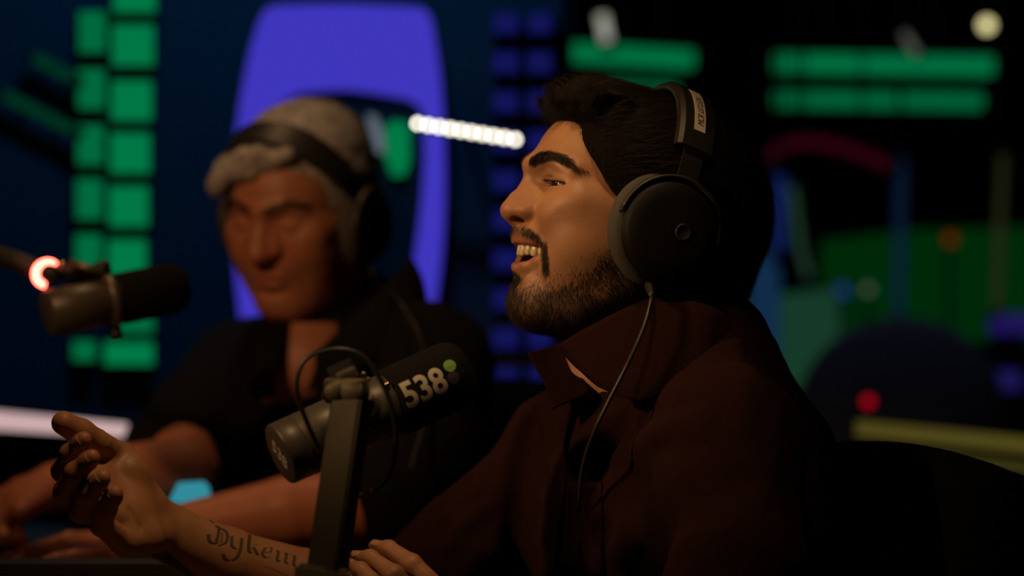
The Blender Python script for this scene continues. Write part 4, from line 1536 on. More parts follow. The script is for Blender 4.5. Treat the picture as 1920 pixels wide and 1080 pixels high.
    cloth('collar', [[(770, 480, 3.02), (735, 520, 2.955), (690, 570, 2.915), (640, 615, 2.895), (590, 665, 2.885)],
                     [(790, 520, 3.00), (755, 560, 2.935), (710, 610, 2.895), (655, 660, 2.880), (590, 690, 2.878)],
                     [(800, 560, 2.98), (770, 610, 2.920), (720, 660, 2.885), (650, 710, 2.872), (575, 735, 2.875)]])
    cloth('collar', [[(548, 600, 3.02), (535, 640, 2.985), (520, 690, 2.96), (512, 745, 2.945)],
                     [(525, 595, 3.03), (505, 640, 2.99), (490, 690, 2.965), (490, 745, 2.945)],
                     [(500, 590, 3.05), (478, 640, 3.01), (465, 690, 2.98), (470, 740, 2.955)]])
    return body


def headphones_b():
    c = [HEAD_B(V(0.000, 0.094, -0.060)), HEAD_B(V(0.0, 0.10, -0.085)), P(745, 560, 2.87), P(790, 640, 2.83), P(800, 760, 2.78), P(770, 880, 2.72)]
    headphones(HEAD_B, 'plain black over-ear headphones worn by the grey-haired man', None, c, 0.47, 0.116)


# ------------------------------------------------------------------ microphones
M['mic_grey'] = plain('satin_dark_grey', (0.062, 0.054, 0.040), 0.42, bump=0.1, bscale=900)
M['arm_grey'] = plain('painted_olive_grey', (0.080, 0.066, 0.036), 0.6)
M['arm_dark'] = plain('dark_arm_side', (0.012, 0.012, 0.011), 0.6)
M['bracket'] = plain('bracket_grey', (0.17, 0.15, 0.115), 0.45)
M['foam'] = plain('windscreen_foam', (0.006, 0.006, 0.006), 0.95, bump=0.8, bscale=1400, spec=0.15)
M['silver_print'] = plain('silver_print', (0.42, 0.38, 0.30), 0.5)
M['green_print'] = plain('green_print', (0.12, 0.30, 0.035), 0.6)
M['purple_print'] = plain('purple_print', (0.035, 0.022, 0.050), 0.6)
M['white_print'] = plain('white_print', (0.62, 0.58, 0.52), 0.6)
M['brass'] = plain('brass_screw', (0.62, 0.47, 0.22), 0.25, metal=1.0)
M['steel'] = plain('brushed_steel', (0.34, 0.31, 0.26), 0.35, metal=0.9)
M['red_rubber'] = plain('red_cable_band', (0.30, 0.02, 0.01), 0.5)


def frame(a, b):
    ax = (b - a) / np.linalg.norm(b - a)
    tocam = np.array([0, 0, CAM_Z]) - (a + b) / 2
    w = tocam - ax * (tocam @ ax); w /= np.linalg.norm(w)
    u = np.cross(w, ax)
    return ax, w, u


def microphone_with_logo():
    A, B = P(524, 853, 2.045), P(872, 692, 2.115)
    L = np.linalg.norm(B - A)
    ax, w, u = frame(A, B)
    if u[2] < 0: u = -u
    root = empty('microphone', tuple((A + B) / 2))
    tag(root, 'dark broadcast microphone marked 538 on its black foam, in front of the grey-haired man', 'microphone')
    R = 0.0272
    sp = 0.60 * L
    mb = MB()
    mb.lathe([(0, R - 0.0025), (0.0008, R - 0.0008), (0.003, R), (0.020, R), (0.0212, R - 0.0012), (0.0225, R), (sp * 0.62, R), (sp * 0.62 + 0.001, R - 0.0015), (sp * 0.66, R - 0.0015), (sp * 0.66 + 0.001, R), (sp, R), (sp + 0.002, R - 0.003)], A, B, 64)
    mb.build('body', M['mic_grey'], root)
    mb = MB()
    Rf = 0.0305
    e = 0.018
    prof = [(sp - 0.002, R + 0.0004), (sp - 0.001, Rf - 0.001), (sp + 0.003, Rf)] + [(L - e + e * math.sin(t), Rf - 0.012 + 0.012 * math.cos(t) if t < 1.2 else (Rf - 0.0077) * math.cos((t - 1.2) / 0.371 * 1.5)) for t in np.linspace(0, 1.57, 14)]
    prof = [(t, max(r, 0.0006)) for t, r in prof]
    mb.lathe(prof, A, B, 64)
    foam = mb.build('windscreen', M['foam'], root)
    # lettering wrapped round the foam
    def wrap(vs, fs, name, t0, a0, mat, r=Rf + 0.0004):
        out = []
        for x, y, _ in vs:
            a = a0 + y / r
            out.append(A + ax * (t0 + x) + r * (w * math.cos(a) + u * math.sin(a)))
        return mesh_obj(name, out, fs, mat, foam, smooth=False)
    vs, fs = text_mesh('538', 0.0345, 1.0, bold=0.0009)
    xs = [p[0] for p in vs]; ys = [p[1] for p in vs]
    k = 0.0415 / (max(xs) - min(xs))
    vs = [((p[0] - min(xs)) * k, (p[1] - (max(ys) + min(ys)) / 2) * 0.0245 / (max(ys) - min(ys)), 0) for p in vs]
    # denser faces so that the print follows the curve
    wrap(*densify(vs, fs, 0.0035), 'logo_lettering', pix_t(737, 750, A, ax), 0.02, M['silver_print'])
    def dot(px, py, name, mat, r):
        # nearest point of the foam under the pixel
        o = np.array([0, 0, CAM_Z]); dr = P(px, py, 1.0) - o
        t_, a_ = cyl_hit(o, dr, A, ax, w, u, Rf)
        n = 20
        vs = [(0, 0, 0)] + [(r * math.cos(2 * math.pi * i / n), r * math.sin(2 * math.pi * i / n), 0) for i in range(n)]
        wrap(vs, [(0, 1 + i, 1 + (i + 1) % n) for i in range(n)], name, t_, a_, mat)
    dot(843, 686, 'logo_dot', M['green_print'], 0.0056)
    dot(850, 708, 'logo_dot', M['purple_print'], 0.0056)
    # cap lettering
    vs, fs = text_mesh('538', 0.020, 0.90, 'CENTER', bold=0.0004)
    cu_ = u; cw = w
    b1 = 0.55 * cw - 0.83 * cu_; b1 /= np.linalg.norm(b1)
    b2 = np.cross(b1, ax)
    if b2 @ V(0, 0, 1) < 0: b2 = -b2
    if np.cross(b1, b2) @ ax > 0: b1 = -b1
    C = A - ax * 0.0006 + 0.002 * cw
    mesh_obj('cap_lettering', [C + b1 * p[0] + b2 * (p[1] - 0.006) for p in vs], fs, M['white_print'], root, smooth=False)
    # yoke and its thumb screw
    mb = MB()
    tc = pix_t(655, 800, A, ax)
    ring = [A + ax * tc + (R + 0.006) * (w * math.cos(t) + u * math.sin(t)) for t in np.linspace(-0.3, 2.6, 20)]
    g = [[p + ax * d for d in (-0.008, -0.003, 0.003, 0.008)] for p in ring]
    mb.sheet(np.array(g), 0.003)
    mb.build('yoke', M['arm_dark'], root)
    mb = MB()
    p = A + ax * (sp - 0.006) + (R + 0.001) * (w * math.cos(0.55) + u * math.sin(0.55))
    q_ = p + 0.006 * (w * math.cos(0.55) + u * math.sin(0.55))
    mb.lathe([(0, 0.0026), (0.003, 0.0026), (0.0042, 0.0018), (0.0045, 0.0004)], p, q_, 16)
    mb.build('screw', M['brass'], root)
    return root


def pix_t(px, py, A, ax):
    """distance along the axis at which it passes the pixel's column"""
    best = min(np.linspace(0, 0.3, 600), key=lambda t: abs(960 + FPX * (A + ax * t)[0] / (A + ax * t)[1] - px))
    return best


def cyl_hit(o, d, A, ax, w, u, R):
    for s in np.linspace(1.7, 2.4, 1400):
        p = o + d * s - A
        t = p @ ax
        if math.hypot(p @ w, p @ u) < R and 0 < t < 0.25:
            return t, math.atan2(p @ u, p @ w)
    return 0.1, 0.0


def densify(vs, fs, size):
    bm = bmesh.new()
    bv = [bm.verts.new(v) for v in vs]
    for f in fs:
        try: bm.faces.new([bv[i] for i in f])
        except ValueError: pass
    bmesh.ops.triangulate(bm, faces=bm.faces[:])
    for _ in range(3):
        es = [e for e in bm.edges if e.calc_length() > size]
        if not es: break
        bmesh.ops.subdivide_edges(bm, edges=es, cuts=1)
        bmesh.ops.triangulate(bm, faces=bm.faces[:])
    bm.verts.index_update()
    v2 = [tuple(v.co) for v in bm.verts]
    f2 = [[v.index for v in f.verts] for f in bm.faces]
    bm.free()
    return v2, f2


def microphone_arm():
    T, Bt = P(655, 742, 1.985), P(607, 1075, 1.975)
    root = empty('boom_stand', tuple(P(600, 1230, 1.985)))
    tag(root, 'olive grey jointed microphone arm holding the 538 microphone', 'microphone arm')
    ax = (Bt - T) / np.linalg.norm(Bt - T)
    R = np.stack([np.cross(ax, V(0, 1, 0)), V(0, 1, 0), ax], 1)
    R[:, 0] /= np.linalg.norm(R[:, 0]); R[:, 1] = np.cross(R[:, 2], R[:, 0])
    ang = 0.30
    Rz = np.array([[math.cos(ang), -math.sin(ang), 0], [math.sin(ang), math.cos(ang), 0], [0, 0, 1]])
    R2 = R @ Rz
    L = np.linalg.norm(Bt - T)
    mb = MB(); mb.box((T + Bt) / 2, (0.0262, 0.016, L), R2, 0.002)
    arm = mb.build('upper_beam', M['arm_grey'], root, smooth=False)
    side = R2[:, 0] * (1 if R2[0, 0] > 0 else -1)
    mb = MB(); mb.box((T + Bt) / 2 + side * 0.0140 + V(0, 0.006, 0), (0.004, 0.026, L * 0.985), R2)
    mb.build('beam_side_plate', M['arm_dark'], root, smooth=False)
    # knuckle joint on top
    J = P(650, 733, 1.985)
    mb = MB(); mb.lathe([(0, 0.0095), (0.001, 0.0105), (0.0155, 0.0105), (0.0160, 0.0098), (0.0166, 0.0105), (0.0335, 0.0105), (0.0345, 0.0095)], J - V(0.0172, -0.004, 0), J + V(0.0172, -0.004, 0), 32)
    mb.build('knuckle', M['arm_grey'], root)
    mb = MB(); mb.box(P(651, 703, 1.99), (0.0165, 0.010, 0.010), R_from(0.42), 0.001)
    mb.build('bracket', M['bracket'], root, smooth=False)
    mb = MB(); mb.box(P(640, 692, 2.02), (0.022, 0.014, 0.012), R_from(0.42), 0.001)
    mb.build('bracket_mount', M['arm_dark'], root, smooth=False)
    for px, py, r in ((681, 703, 0.0028), (690, 712, 0.0022)):
        mb = MB(); mb.lathe([(0, r), (0.002, r), (0.003, r * 0.6)], P(px, py, 2.00), P(px, py, 1.98), 14)
        mb.build('bolt', M['steel'], root)
    mb = MB(); mb.tube(spline([P(703, 740, 1.995), P(706, 765, 1.995), P(700, 790, 1.995)], 8), [0.0026, 0.0036, 0.0038, 0.0038, 0.0036, 0.0034, 0.003, 0.0024], 10)
    mb.build('locking_lever', M['bracket'], root)
    # lower joint, post and table clamp (below the frame)
    mb = MB(); mb.box(P(604, 1086, 1.98), (0.044, 0.034, 0.022), R, 0.003)
    mb.build('elbow_joint', M['bracket'], root, smooth=False)
    p0 = P(604, 1094, 1.985)
    mb = MB(); mb.lathe([(0, 0.014), (p0[2] - 0.735, 0.014)], (p0[0], p0[1], p0[2]), (p0[0], p0[1], 0.714), 20)
    mb.build('post', M['arm_grey'], root)
    mb = MB(); mb.lathe([(0, 0.034), (0.012, 0.034), (0.015, 0.030)], (p0[0], p0[1], 0.714), (p0[0], p0[1], 0.80), 28)
    mb.build('table_clamp', M['arm_dark'], root)
    # cable loop
    cp = [P(597, 840, 1.985), P(575, 790, 1.975), P(556, 730, 1.97), P(572, 675, 1.97), P(628, 655, 1.97), P(680, 668, 1.972), P(715, 715, 1.975), P(737, 775, 1.98), P(742, 840, 1.99), P(728, 895, 2.0), P(695, 922, 2.005), P(640, 938, 2.02)]
    mb = MB(); mb.tube(spline(cp, 70), 0.0021, 10)
    cb = mb.build('cable', M['cable'], root)
    seg = spline(cp, 70)
    mb = MB(); mb.tube(seg[62:65], 0.0030, 10)
    mb.build('cable_band', M['red_rubber'], cb)
    return root


def R_from(a):
    return np.array([[math.cos(a), 0, -math.sin(a)], [0, 1, 0], [math.sin(a), 0, math.cos(a)]])


M['red_led'] = glow('red_led', (1.0, 0.09, 0.06), 15.0)


def far_microphone():
    A, B = P(88, 588, 2.66), P(350, 535, 2.74)
    L = np.linalg.norm(B - A)
    ax, w, u = frame(A, B)
    if u[2] < 0: u = -u
    root = empty('microphone', tuple((A + B) / 2))
    tag(root, 'dark grey broadcast microphone on the left, below a glowing red ring', 'microphone')
    R = 0.0262
    sp = 0.50 * L
    mb = MB(); mb.lathe([(0, R - 0.003), (0.002, R), (sp, R), (sp + 0.002, R - 0.004)], A, B, 40)
    mb.build('body', M['mic_grey'], root)
    mb = MB(); mb.lathe([(sp - 0.002, R), (sp + 0.002, R + 0.003), (L - 0.014, R + 0.003), (L - 0.004, R - 0.004), (L, R - 0.014)], A, B, 40)
    mb.build('windscreen', M['foam'], root)
    mb = MB(); mb.lathe([(0, R + 0.004), (0.0012, R + 0.0055), (0.009, R + 0.0055), (0.010, R + 0.004)], A + ax * (sp - 0.016), B, 40)
    mb.build('yoke', M['steel_dark'], root)
    c = A + ax * (sp - 0.010)
    mb = MB(); mb.lathe([(0, 0.007), (0.014, 0.007), (0.016, 0.005)], c - u * (R + 0.003), c - u * (R + 0.03), 16)
    mb.build('yoke_knob', M['arm_dark'], root)
    mb = MB(); mb.lathe([(0, 0.009), (0.012, 0.010), (0.016, 0.007)], c + u * (R + 0.003), c + u * (R + 0.03), 16)
    mb.build('yoke_knob', M['arm_dark'], root)
    # its arm: joints and a lit ring
    r2 = empty('boom_stand', tuple(P(-60, 1020, 2.75)))
    tag(r2, 'black microphone arm with a glowing red ring at its joint', 'microphone arm')
    pts = [P(205, 520, 2.70), P(150, 505, 2.70), P(85, 512, 2.70)]
    mb = MB(); mb.tube([pts[0], pts[1], pts[2]], [0.008, 0.009, 0.010], 12); mb.build('tip_link', M['arm_dark'], r2)
    mb = MB(); mb.tube([P(195, 512, 2.68), P(130, 492, 2.68)], [0.0045, 0.0045], 10); mb.build('spring_rod', M['steel_dark'], r2)
    C = P(88, 513, 2.69)
    ring = [C + 0.0125 * V(math.cos(t), 0.25 * math.sin(t), math.sin(t)) for t in np.linspace(math.radians(48), math.radians(262), 26)]
    mb = MB(); mb.tube(ring, 0.0042, 12); mb.build('signal_ring', M['red_led'], r2)
    mb = MB(); mb.lathe([(0, 0.0105), (0.012, 0.0105), (0.014, 0.008)], C + V(0.004, 0.006, 0), C + V(0.004, -0.03, 0), 24); mb.build('joint', M['arm_dark'], r2)
    mb = MB(); mb.lathe([(0, 0.003), (0.003, 0.003), (0.004, 0.002)], P(118, 494, 2.67), P(118, 494, 2.60), 14); mb.build('bolt', M['brass'], r2)
    mb = MB(); mb.tube([P(85, 512, 2.70), P(30, 490, 2.72), P(-60, 460, 2.76), P(-130, 600, 2.80)], 0.012, 12); mb.build('upper_beam', M['arm_dark'], r2)
    e = P(-130, 600, 2.80)
    mb = MB(); mb.tube([e, V(e[0], e[1], 0.735)], 0.013, 12); mb.build('post', M['arm_dark'], r2)
    mb = MB(); mb.lathe([(0, 0.036), (0.012, 0.036), (0.015, 0.03)], (e[0], e[1], 0.714), (e[0], e[1], 0.9), 24); mb.build('table_clamp', M['arm_dark'], r2)


M['steel_dark'] = plain('dark_steel', (0.16, 0.14, 0.10), 0.4, metal=0.6)


# ------------------------------------------------------------------ tattoo (broad-pen blackletter strokes on the forearm)
M['tattoo'] = plain('faded_ink', (0.085, 0.060, 0.038), 0.55)


def tattoo():
    body = [o for o in bpy.data.objects if o.name == 'person'][0]
    F = MASK_FIELDS['right_forearm']
    # strokes in a flat frame: x along the word 0..1, y up 0..1, pen width
    S = []
    def st(pts, wd=0.05): S.append((pts, wd * 1.45))
    # D with its swash
    st([(0.00, 0.55), (0.02, 0.30), (0.07, 0.22), (0.10, 0.32)], 0.055); st([(0.05, 1.0), (0.09, 0.9), (0.09, 0.35)], 0.05); st([(0.09, 0.95), (0.17, 0.85), (0.19, 0.45), (0.12, 0.20)], 0.05); st([(-0.02, 1.15), (0.03, 1.10), (0.10, 1.18)], 0.02)
    st([(0.13, 0.8), (0.14, 0.35)], 0.02)
    # y with a looping tail
    st([(0.23, 0.75), (0.25, 0.35), (0.30, 0.28)], 0.05); st([(0.33, 0.78), (0.34, 0.20), (0.30, -0.20), (0.22, -0.28), (0.18, -0.10)], 0.05)
    # tall letter
    st([(0.40, 1.02), (0.42, 0.4), (0.45, 0.28)], 0.05); st([(0.45, 0.62), (0.50, 0.72)], 0.035); st([(0.46, 0.55), (0.52, 0.28)], 0.045)
    # e
    st([(0.58, 0.68), (0.56, 0.40), (0.60, 0.26), (0.65, 0.34)], 0.045); st([(0.58, 0.68), (0.64, 0.72), (0.63, 0.52), (0.57, 0.48)], 0.032)
    # m
    for k in range(3): st([(0.70 + 0.085 * k, 0.70), (0.715 + 0.085 * k, 0.60), (0.715 + 0.085 * k, 0.34), (0.74 + 0.085 * k, 0.26)], 0.045)
    st([(0.70, 0.66), (0.78, 0.74)], 0.02); st([(0.79, 0.66), (0.87, 0.74)], 0.02)
    st([(0.36, -0.28), (0.60, -0.10), (0.85, -0.22), (1.0, -0.30)], 0.012)
    o = np.array([386.0, 1025.0]); ex = np.array([182.0, 52.0]); ey = np.array([9.0, -42.0])
    vs, fs = [], []
    for pts, wd in S:
        c = spline(np.array([(a, b, 0) for a, b in pts], float), 10)[:, :2]
        nib = np.array([0.75, 0.22]) * wd * 0.5
        nib[1] *= 3.0
        row = []
        for x, y in c:
            pr = []
            for sg in (-1, 1):
                pp = o + ex * (x + sg * nib[0] * 0.6) + ey * (y + sg * nib[1])
                h = hit(F, pp[0], pp[1], 2.10, 2.40)
                pr.append(h)
            if pr[0] is None or pr[1] is None: continue
            row.append(pr)
        if len(row) < 2: continue
        b = len(vs)
        for pr in row:
            for h in pr: vs.append(h + F.grad(h[None])[0] * 0.0004)
        for i in range(len(row) - 1):
            fs.append((b + 2 * i, b + 2 * i + 1, b + 2 * i + 3, b + 2 * i + 2))
    mesh_obj('tattoo', vs, fs, M['tattoo'], body, smooth=True)


# ------------------------------------------------------------------ the studio
def wood(name):
    m, nt, b = node_mat(name)
    tc = nt.nodes.new('ShaderNodeTexCoord')
    mp = nt.nodes.new('ShaderNodeMapping'); mp.inputs['Scale'].default_value = (2, 30, 30)
    nz = nt.nodes.new('ShaderNodeTexNoise'); nz.inputs['Scale'].default_value = 3; nz.inputs['Detail'].default_value = 5
    nt.links.new(tc.outputs['Object'], mp.inputs[0]); nt.links.new(mp.outputs[0], nz.inputs['Vector'])
    cr = nt.nodes.new('ShaderNodeValToRGB')
    cr.color_ramp.elements[0].color = (0.11, 0.062, 0.022, 1); cr.color_ramp.elements[1].color = (0.19, 0.11, 0.042, 1)
    nt.links.new(nz.outputs['Fac'], cr.inputs[0]); nt.links.new(cr.outputs[0], b.inputs['Base Color'])
    b.inputs['Roughness'].default_value = 0.45
    return m


M['wood'] = wood('brown_table_wood')
M['wall'] = plain('navy_wall_paint', (0.012, 0.020, 0.040), 0.8, bump=0.1, bscale=60, var=0.2)
M['wall_dark'] = plain('black_acoustic_panel', (0.010, 0.010, 0.012), 0.9, bump=0.3, bscale=200)
M['floor'] = plain('dark_carpet', (0.015, 0.015, 0.017), 0.95, bump=0.6, bscale=500, var=0.3)
M['ceiling'] = plain('black_ceiling', (0.010, 0.010, 0.011), 0.9, bump=0.2, bscale=80)
M['frame'] = plain('black_window_frame', (0.010, 0.010, 0.010), 0.6)
M['chair'] = plain('black_chair_fabric', (0.002, 0.002, 0.002), 0.95, bump=0.4, bscale=900, spec=0.05)
M['trouser'] = plain('dark_denim', (0.010, 0.011, 0.016), 0.9, bump=0.4, bscale=900)
M['shoe'] = plain('black_shoe', (0.012, 0.012, 0.012), 0.5)


def glass_mat():
    m = bpy.data.materials.new('studio_glass'); m.use_nodes = True
    nt = m.node_tree; nt.nodes.clear()
    t = nt.nodes.new('ShaderNodeBsdfTransparent'); t.inputs[0].default_value = (0.92, 0.95, 0.94, 1)
    g = nt.nodes.new('ShaderNodeBsdfGlossy'); g.inputs['Roughness'].default_value = 0.02
    fr = nt.nodes.new('ShaderNodeFresnel'); fr.inputs[0].default_value = 1.35
    mx = nt.nodes.new('ShaderNodeMixShader')
    o = nt.nodes.new('ShaderNodeOutputMaterial')
    nt.links.new(fr.outputs[0], mx.inputs[0]); nt.links.new(t.outputs[0], mx.inputs[1]); nt.links.new(g.outputs[0], mx.inputs[2]); nt.links.new(mx.outputs[0], o.inputs[0])
    return m


M['glass'] = glass_mat()
WY = 4.05                                   # back wall
WX0, WX1, WZ0, WZ1 = 0.085, 2.30, 0.40, 2.35   # window opening


def struct(name, boxes, mat):
    mb = MB()
    for c, sz in boxes: mb.box(c, sz)
    o = mb.build(name, mat, None, smooth=False)
    return tag(o, None, None, None, 'structure')


def room():
    X0, X1, Y0, Y1, H = -2.6, 2.6, -1.3, 7.4, 2.8
    struct('floor', [((0, 3.05, -0.05), (5.4, 8.9, 0.1))], M['floor'])
    struct('ceiling', [((0, 3.05, H + 0.05), (5.4, 8.9, 0.1))], M['ceiling'])
    struct('wall_left', [((X0 - 0.05, 3.05, H / 2), (0.1, 8.9, H))], M['wall_dark'])
    struct('wall_right', [((X1 + 0.05, 3.05, H / 2), (0.1, 8.9, H))], M['wall_dark'])
    struct('wall_front', [((0, Y0 - 0.05, H / 2), (5.2, 0.1, H))], M['wall_dark'])
    struct('wall_far', [((0, Y1 + 0.05, H / 2), (5.2, 0.1, H))], M['wall_dark'])
    t = 0.10
    struct('wall_back', [(((X0 + WX0) / 2, WY + t / 2, H / 2), (WX0 - X0, t, H)), (((WX1 + X1) / 2, WY + t / 2, H / 2), (X1 - WX1, t, H)),
                         (((WX0 + WX1) / 2, WY + t / 2, WZ0 / 2), (WX1 - WX0, t, WZ0)), (((WX0 + WX1) / 2, WY + t / 2, (WZ1 + H) / 2), (WX1 - WX0, t, H - WZ1))], M['wall'])
    w = empty('window_1', ((WX0 + WX1) / 2, WY + 0.05, WZ0)); tag(w, None, None, None, 'structure')
    mb = MB()
    cx, cz = (WX0 + WX1) / 2, (WZ0 + WZ1) / 2
    for c, sz in (((WX0 + 0.008, WY + 0.05, cz), (0.016, 0.06, WZ1 - WZ0)), ((WX1 - 0.02, WY + 0.05, cz), (0.04, 0.06, WZ1 - WZ0)), ((cx, WY + 0.05, WZ0 + 0.02), (WX1 - WX0, 0.06, 0.04)), ((cx, WY + 0.05, WZ1 - 0.02), (WX1 - WX0, 0.06, 0.04))):
        mb.box(c, sz)
    mb.build('window_frame', M['frame'], w, smooth=False)
    mb = MB(); mb.box((cx, WY + 0.05, cz), (WX1 - WX0 - 0.02, 0.008, WZ1 - WZ0 - 0.04)); mb.build('pane', M['glass'], w, smooth=False)


def prism(name, pts, d, thick, mat, parent=None, back=True):
    """flat plate cut to an outline of pixels at distance d, thick behind it"""
    n = len(pts)
    f = [P(x, y, d) for x, y in pts]
    b = [p + V(0, thick, 0) for p in f]
    fs = [tuple(range(n))[::-1], tuple(range(n, 2 * n))] + [(i, (i + 1) % n, n + (i + 1) % n, n + i) for i in range(n)]
    return mesh_obj(name, f + b, fs, mat, parent, smooth=False)


def rect(x0, y0, x1, y1): return [(x0, y0), (x1, y0), (x1, y1), (x0, y1)]


M['g_green1'] = glow('green_light', (0.0, 0.140, 0.046), 1.0)
M['g_green2'] = glow('green_light_bright', (0.0, 0.185, 0.060), 1.0)
M['g_green3'] = glow('green_reflection_dim', (0.0, 0.032, 0.012), 1.0)
M['g_purple'] = glow('violet_light', (0.048, 0.036, 0.50), 1.0)
M['g_blue'] = glow('blue_reflection', (0.006, 0.007, 0.09), 1.0)
M['g_white'] = glow('white_led', (1.0, 0.93, 0.78), 8.0)
M['g_pale'] = glow('pale_light', (0.10, 0.13, 0.16), 1.0)
M['housing'] = plain('black_lamp_housing', (0.008, 0.008, 0.009), 0.7)


def block(x0, y0, x1, y1, mat, label, group, d=WY - 0.035):
    root = empty('wall_light', tuple(P((x0 + x1) / 2, y1, d)))
    tag(root, label, 'wall light', group)
    prism('diffuser', rect(x0, y0, x1, y1), d, 0.008, mat, root)
    prism('housing', rect(x0 - 3, y0 - 3, x1 + 3, y1 + 3), d + 0.0085, 0.0265, M['housing'], root)


def light_blocks():
    nth = ['topmost', 'second', 'third', 'fourth', 'fifth', 'sixth']
    a = [(22, 97), (130, 203), (235, 308), (336, 410), (440, 510)]
    for i, (y0, y1) in enumerate(a):
        block(148 - i * 1.5, y0, 197 - i * 2, y1, M['g_green1'], f'green glowing wall block, {nth[i]} of the narrow left column', 'green light blocks on the back wall')
    b = [(-40, 22), (47, 122), (152, 225), (250, 324), (350, 424), (450, 520)]
    for i, (y0, y1) in enumerate(b):
        block(213 - i * 2, y0, 290 - i * 3.5, y1, M['g_green2'], f'green glowing wall block, {nth[i]} of the wide right column', 'green light blocks on the back wall')
    block(137, 640, 177, 676, M['g_green1'], 'small square green glowing block low on the wall, under the left microphone', 'green light blocks on the back wall')
    block(196, 642, 286, 684, M['g_green2'], 'long low green glowing block beside the small square one', 'green light blocks on the back wall')
    block(215, 592, 286, 624, M['g_green1'], 'green glowing block half hidden behind the left microphone', 'green light blocks on the back wall')
    k = 0
    for r, y in enumerate(range(24, 720, 74)):  # blue reflections put in as rows of glowing blocks
        for c, (x0, x1) in enumerate(((925, 972), (990, 1034))):
            row = ['top', 'second', 'third', 'fourth', 'fifth', 'sixth', 'seventh', 'eighth', 'ninth', 'lowest'][r]
            block(x0, y, x1, y + 38, M['g_blue'], f'blue reflection shaped as glowing wall block, {row} row, ' + ('left' if c == 0 else 'right') + ' of the blue pair', 'blue reflections on the back wall')


def arch_sign():
    d = WY - 0.045
    root = empty('arch_light_sign', tuple(P(640, 650, d)))
    tag(root, 'large violet glowing arch sign behind the grey-haired man', 'sign')
    outer = spline([(455, 640, 0), (442, 520, 0), (437, 400, 0), (444, 240, 0), (468, 100, 0), (492, 22, 0)], 24)[:, :2].tolist() + \
            spline([(505, 10, 0), (650, 8, 0), (795, 14, 0)], 8)[:, :2].tolist() + spline([(808, 30, 0), (826, 150, 0), (834, 320, 0), (828, 480, 0), (806, 640, 0)], 20)[:, :2].tolist()
    inner = spline([(490, 640, 0), (492, 420, 0), (505, 250, 0), (525, 195, 0)], 14)[:, :2].tolist() + spline([(555, 174, 0), (650, 168, 0), (770, 186, 0)], 8)[:, :2].tolist() + \
            spline([(792, 205, 0), (796, 300, 0), (786, 420, 0), (765, 560, 0), (752, 640, 0)], 16)[:, :2].tolist()
    # band between the two outlines
    def resamp(c, n):
        c = np.array(c); L = np.r_[0, np.cumsum(np.linalg.norm(np.diff(c, axis=0), axis=1))]
        return np.stack([np.interp(np.linspace(0, L[-1], n), L, c[:, k]) for k in (0, 1)], 1)
    n = 60
    o, i = resamp(outer, n), resamp(inner, n)
    vs, fs = [], []
    for th in (0, 0.010):
        for c in (o, i):
            vs += [P(x, y, d) + V(0, th, 0) for x, y in c]
    for k in range(n - 1):
        fs += [(k, k + 1, n + k + 1, n + k), (2 * n + k, 3 * n + k, 3 * n + k + 1, 2 * n + k + 1), (k, 2 * n + k, 2 * n + k + 1, k + 1), (n + k, n + k + 1, 3 * n + k + 1, 3 * n + k)]
    mesh_obj('violet_band', vs, fs, M['g_purple'], root, smooth=False)
    prism('back_plate', [(x, y) for x, y in o] , d + 0.012, 0.030, M['sign_back'], root)
    pc = prism('pale_inset', [(688, 214), (706, 218), (718, 250), (720, 290), (700, 280)], d - 0.002, 0.012, M['g_pale'], root)
    prism('green_inset', [(722, 238), (738, 226), (766, 232), (768, 300), (758, 328), (736, 330), (724, 300)], d - 0.002, 0.012, M['g_green2'], root)


M['sign_back'] = plain('navy_sign_plate', (0.006, 0.010, 0.022), 0.6)


def led_bar():
    a, b = P(783, 231, 3.92), P(966, 261, 3.92)
    root = empty('led_bar', tuple((a + b) / 2))
    tag(root, 'slanting bar of bright white light dots in front of the violet arch', 'lamp')
    mb = MB(); mb.tube([a + V(0, 0.018, 0), b + V(0, 0.018, 0)], 0.009, 12); mb.build('housing', M['housing'], root)
    mb = MB()
    m = (a + b) / 2
    mb.tube([m + V(0, 0.02, 0), V(m[0], WY, m[2])], 0.004, 8); mb.build('wall_bracket', M['housing'], root)
    for t in np.linspace(0, 1, 10):
        p = a + (b - a) * t
        mb = MB(); mb.lathe([(0, 0.0045), (0.004, 0.0045), (0.006, 0.003), (0.0068, 0.0008)], p + V(0, 0.008, 0), p, 14); mb.build('led', M['g_white'], root)


def tube_light(px, d, r, mat, label, group=None, name='tube_light'):
    a, b = P(*px[0], d), P(*px[-1], d)
    root = empty(name, tuple((a + b) / 2))
    tag(root, label, 'lamp', group)
    pts = spline([P(x, y, d) for x, y in px], 16) if len(px) > 2 else [a, b]
    mb = MB(); mb.tube(pts, r, 12); mb.build('tube', mat, root)
    for e, o in ((pts[0], pts[1]), (pts[-1], pts[-2])):
        dr = (np.array(e) - np.array(o)); dr /= np.linalg.norm(dr)
        mb = MB(); mb.lathe([(0, r * 1.15), (r * 2, r * 1.15)], e, np.array(e) + dr * r * 2, 12); mb.build('end_cap', M['housing'], root)
    # what holds it: rods from the ceiling, or brackets on the back wall
    for t in (0.25, 0.75):
        p = np.array(pts[int(t * (len(pts) - 1))]) if len(pts) > 2 else a + (b - a) * t
        mb = MB()
        mb.tube([p, V(p[0], WY, p[2])] if d < WY else [p, V(p[0], p[1], 2.8)], 0.004, 6)
        mb.build('bracket' if d < WY else 'hanger_rod', M['housing'], root)
    return root


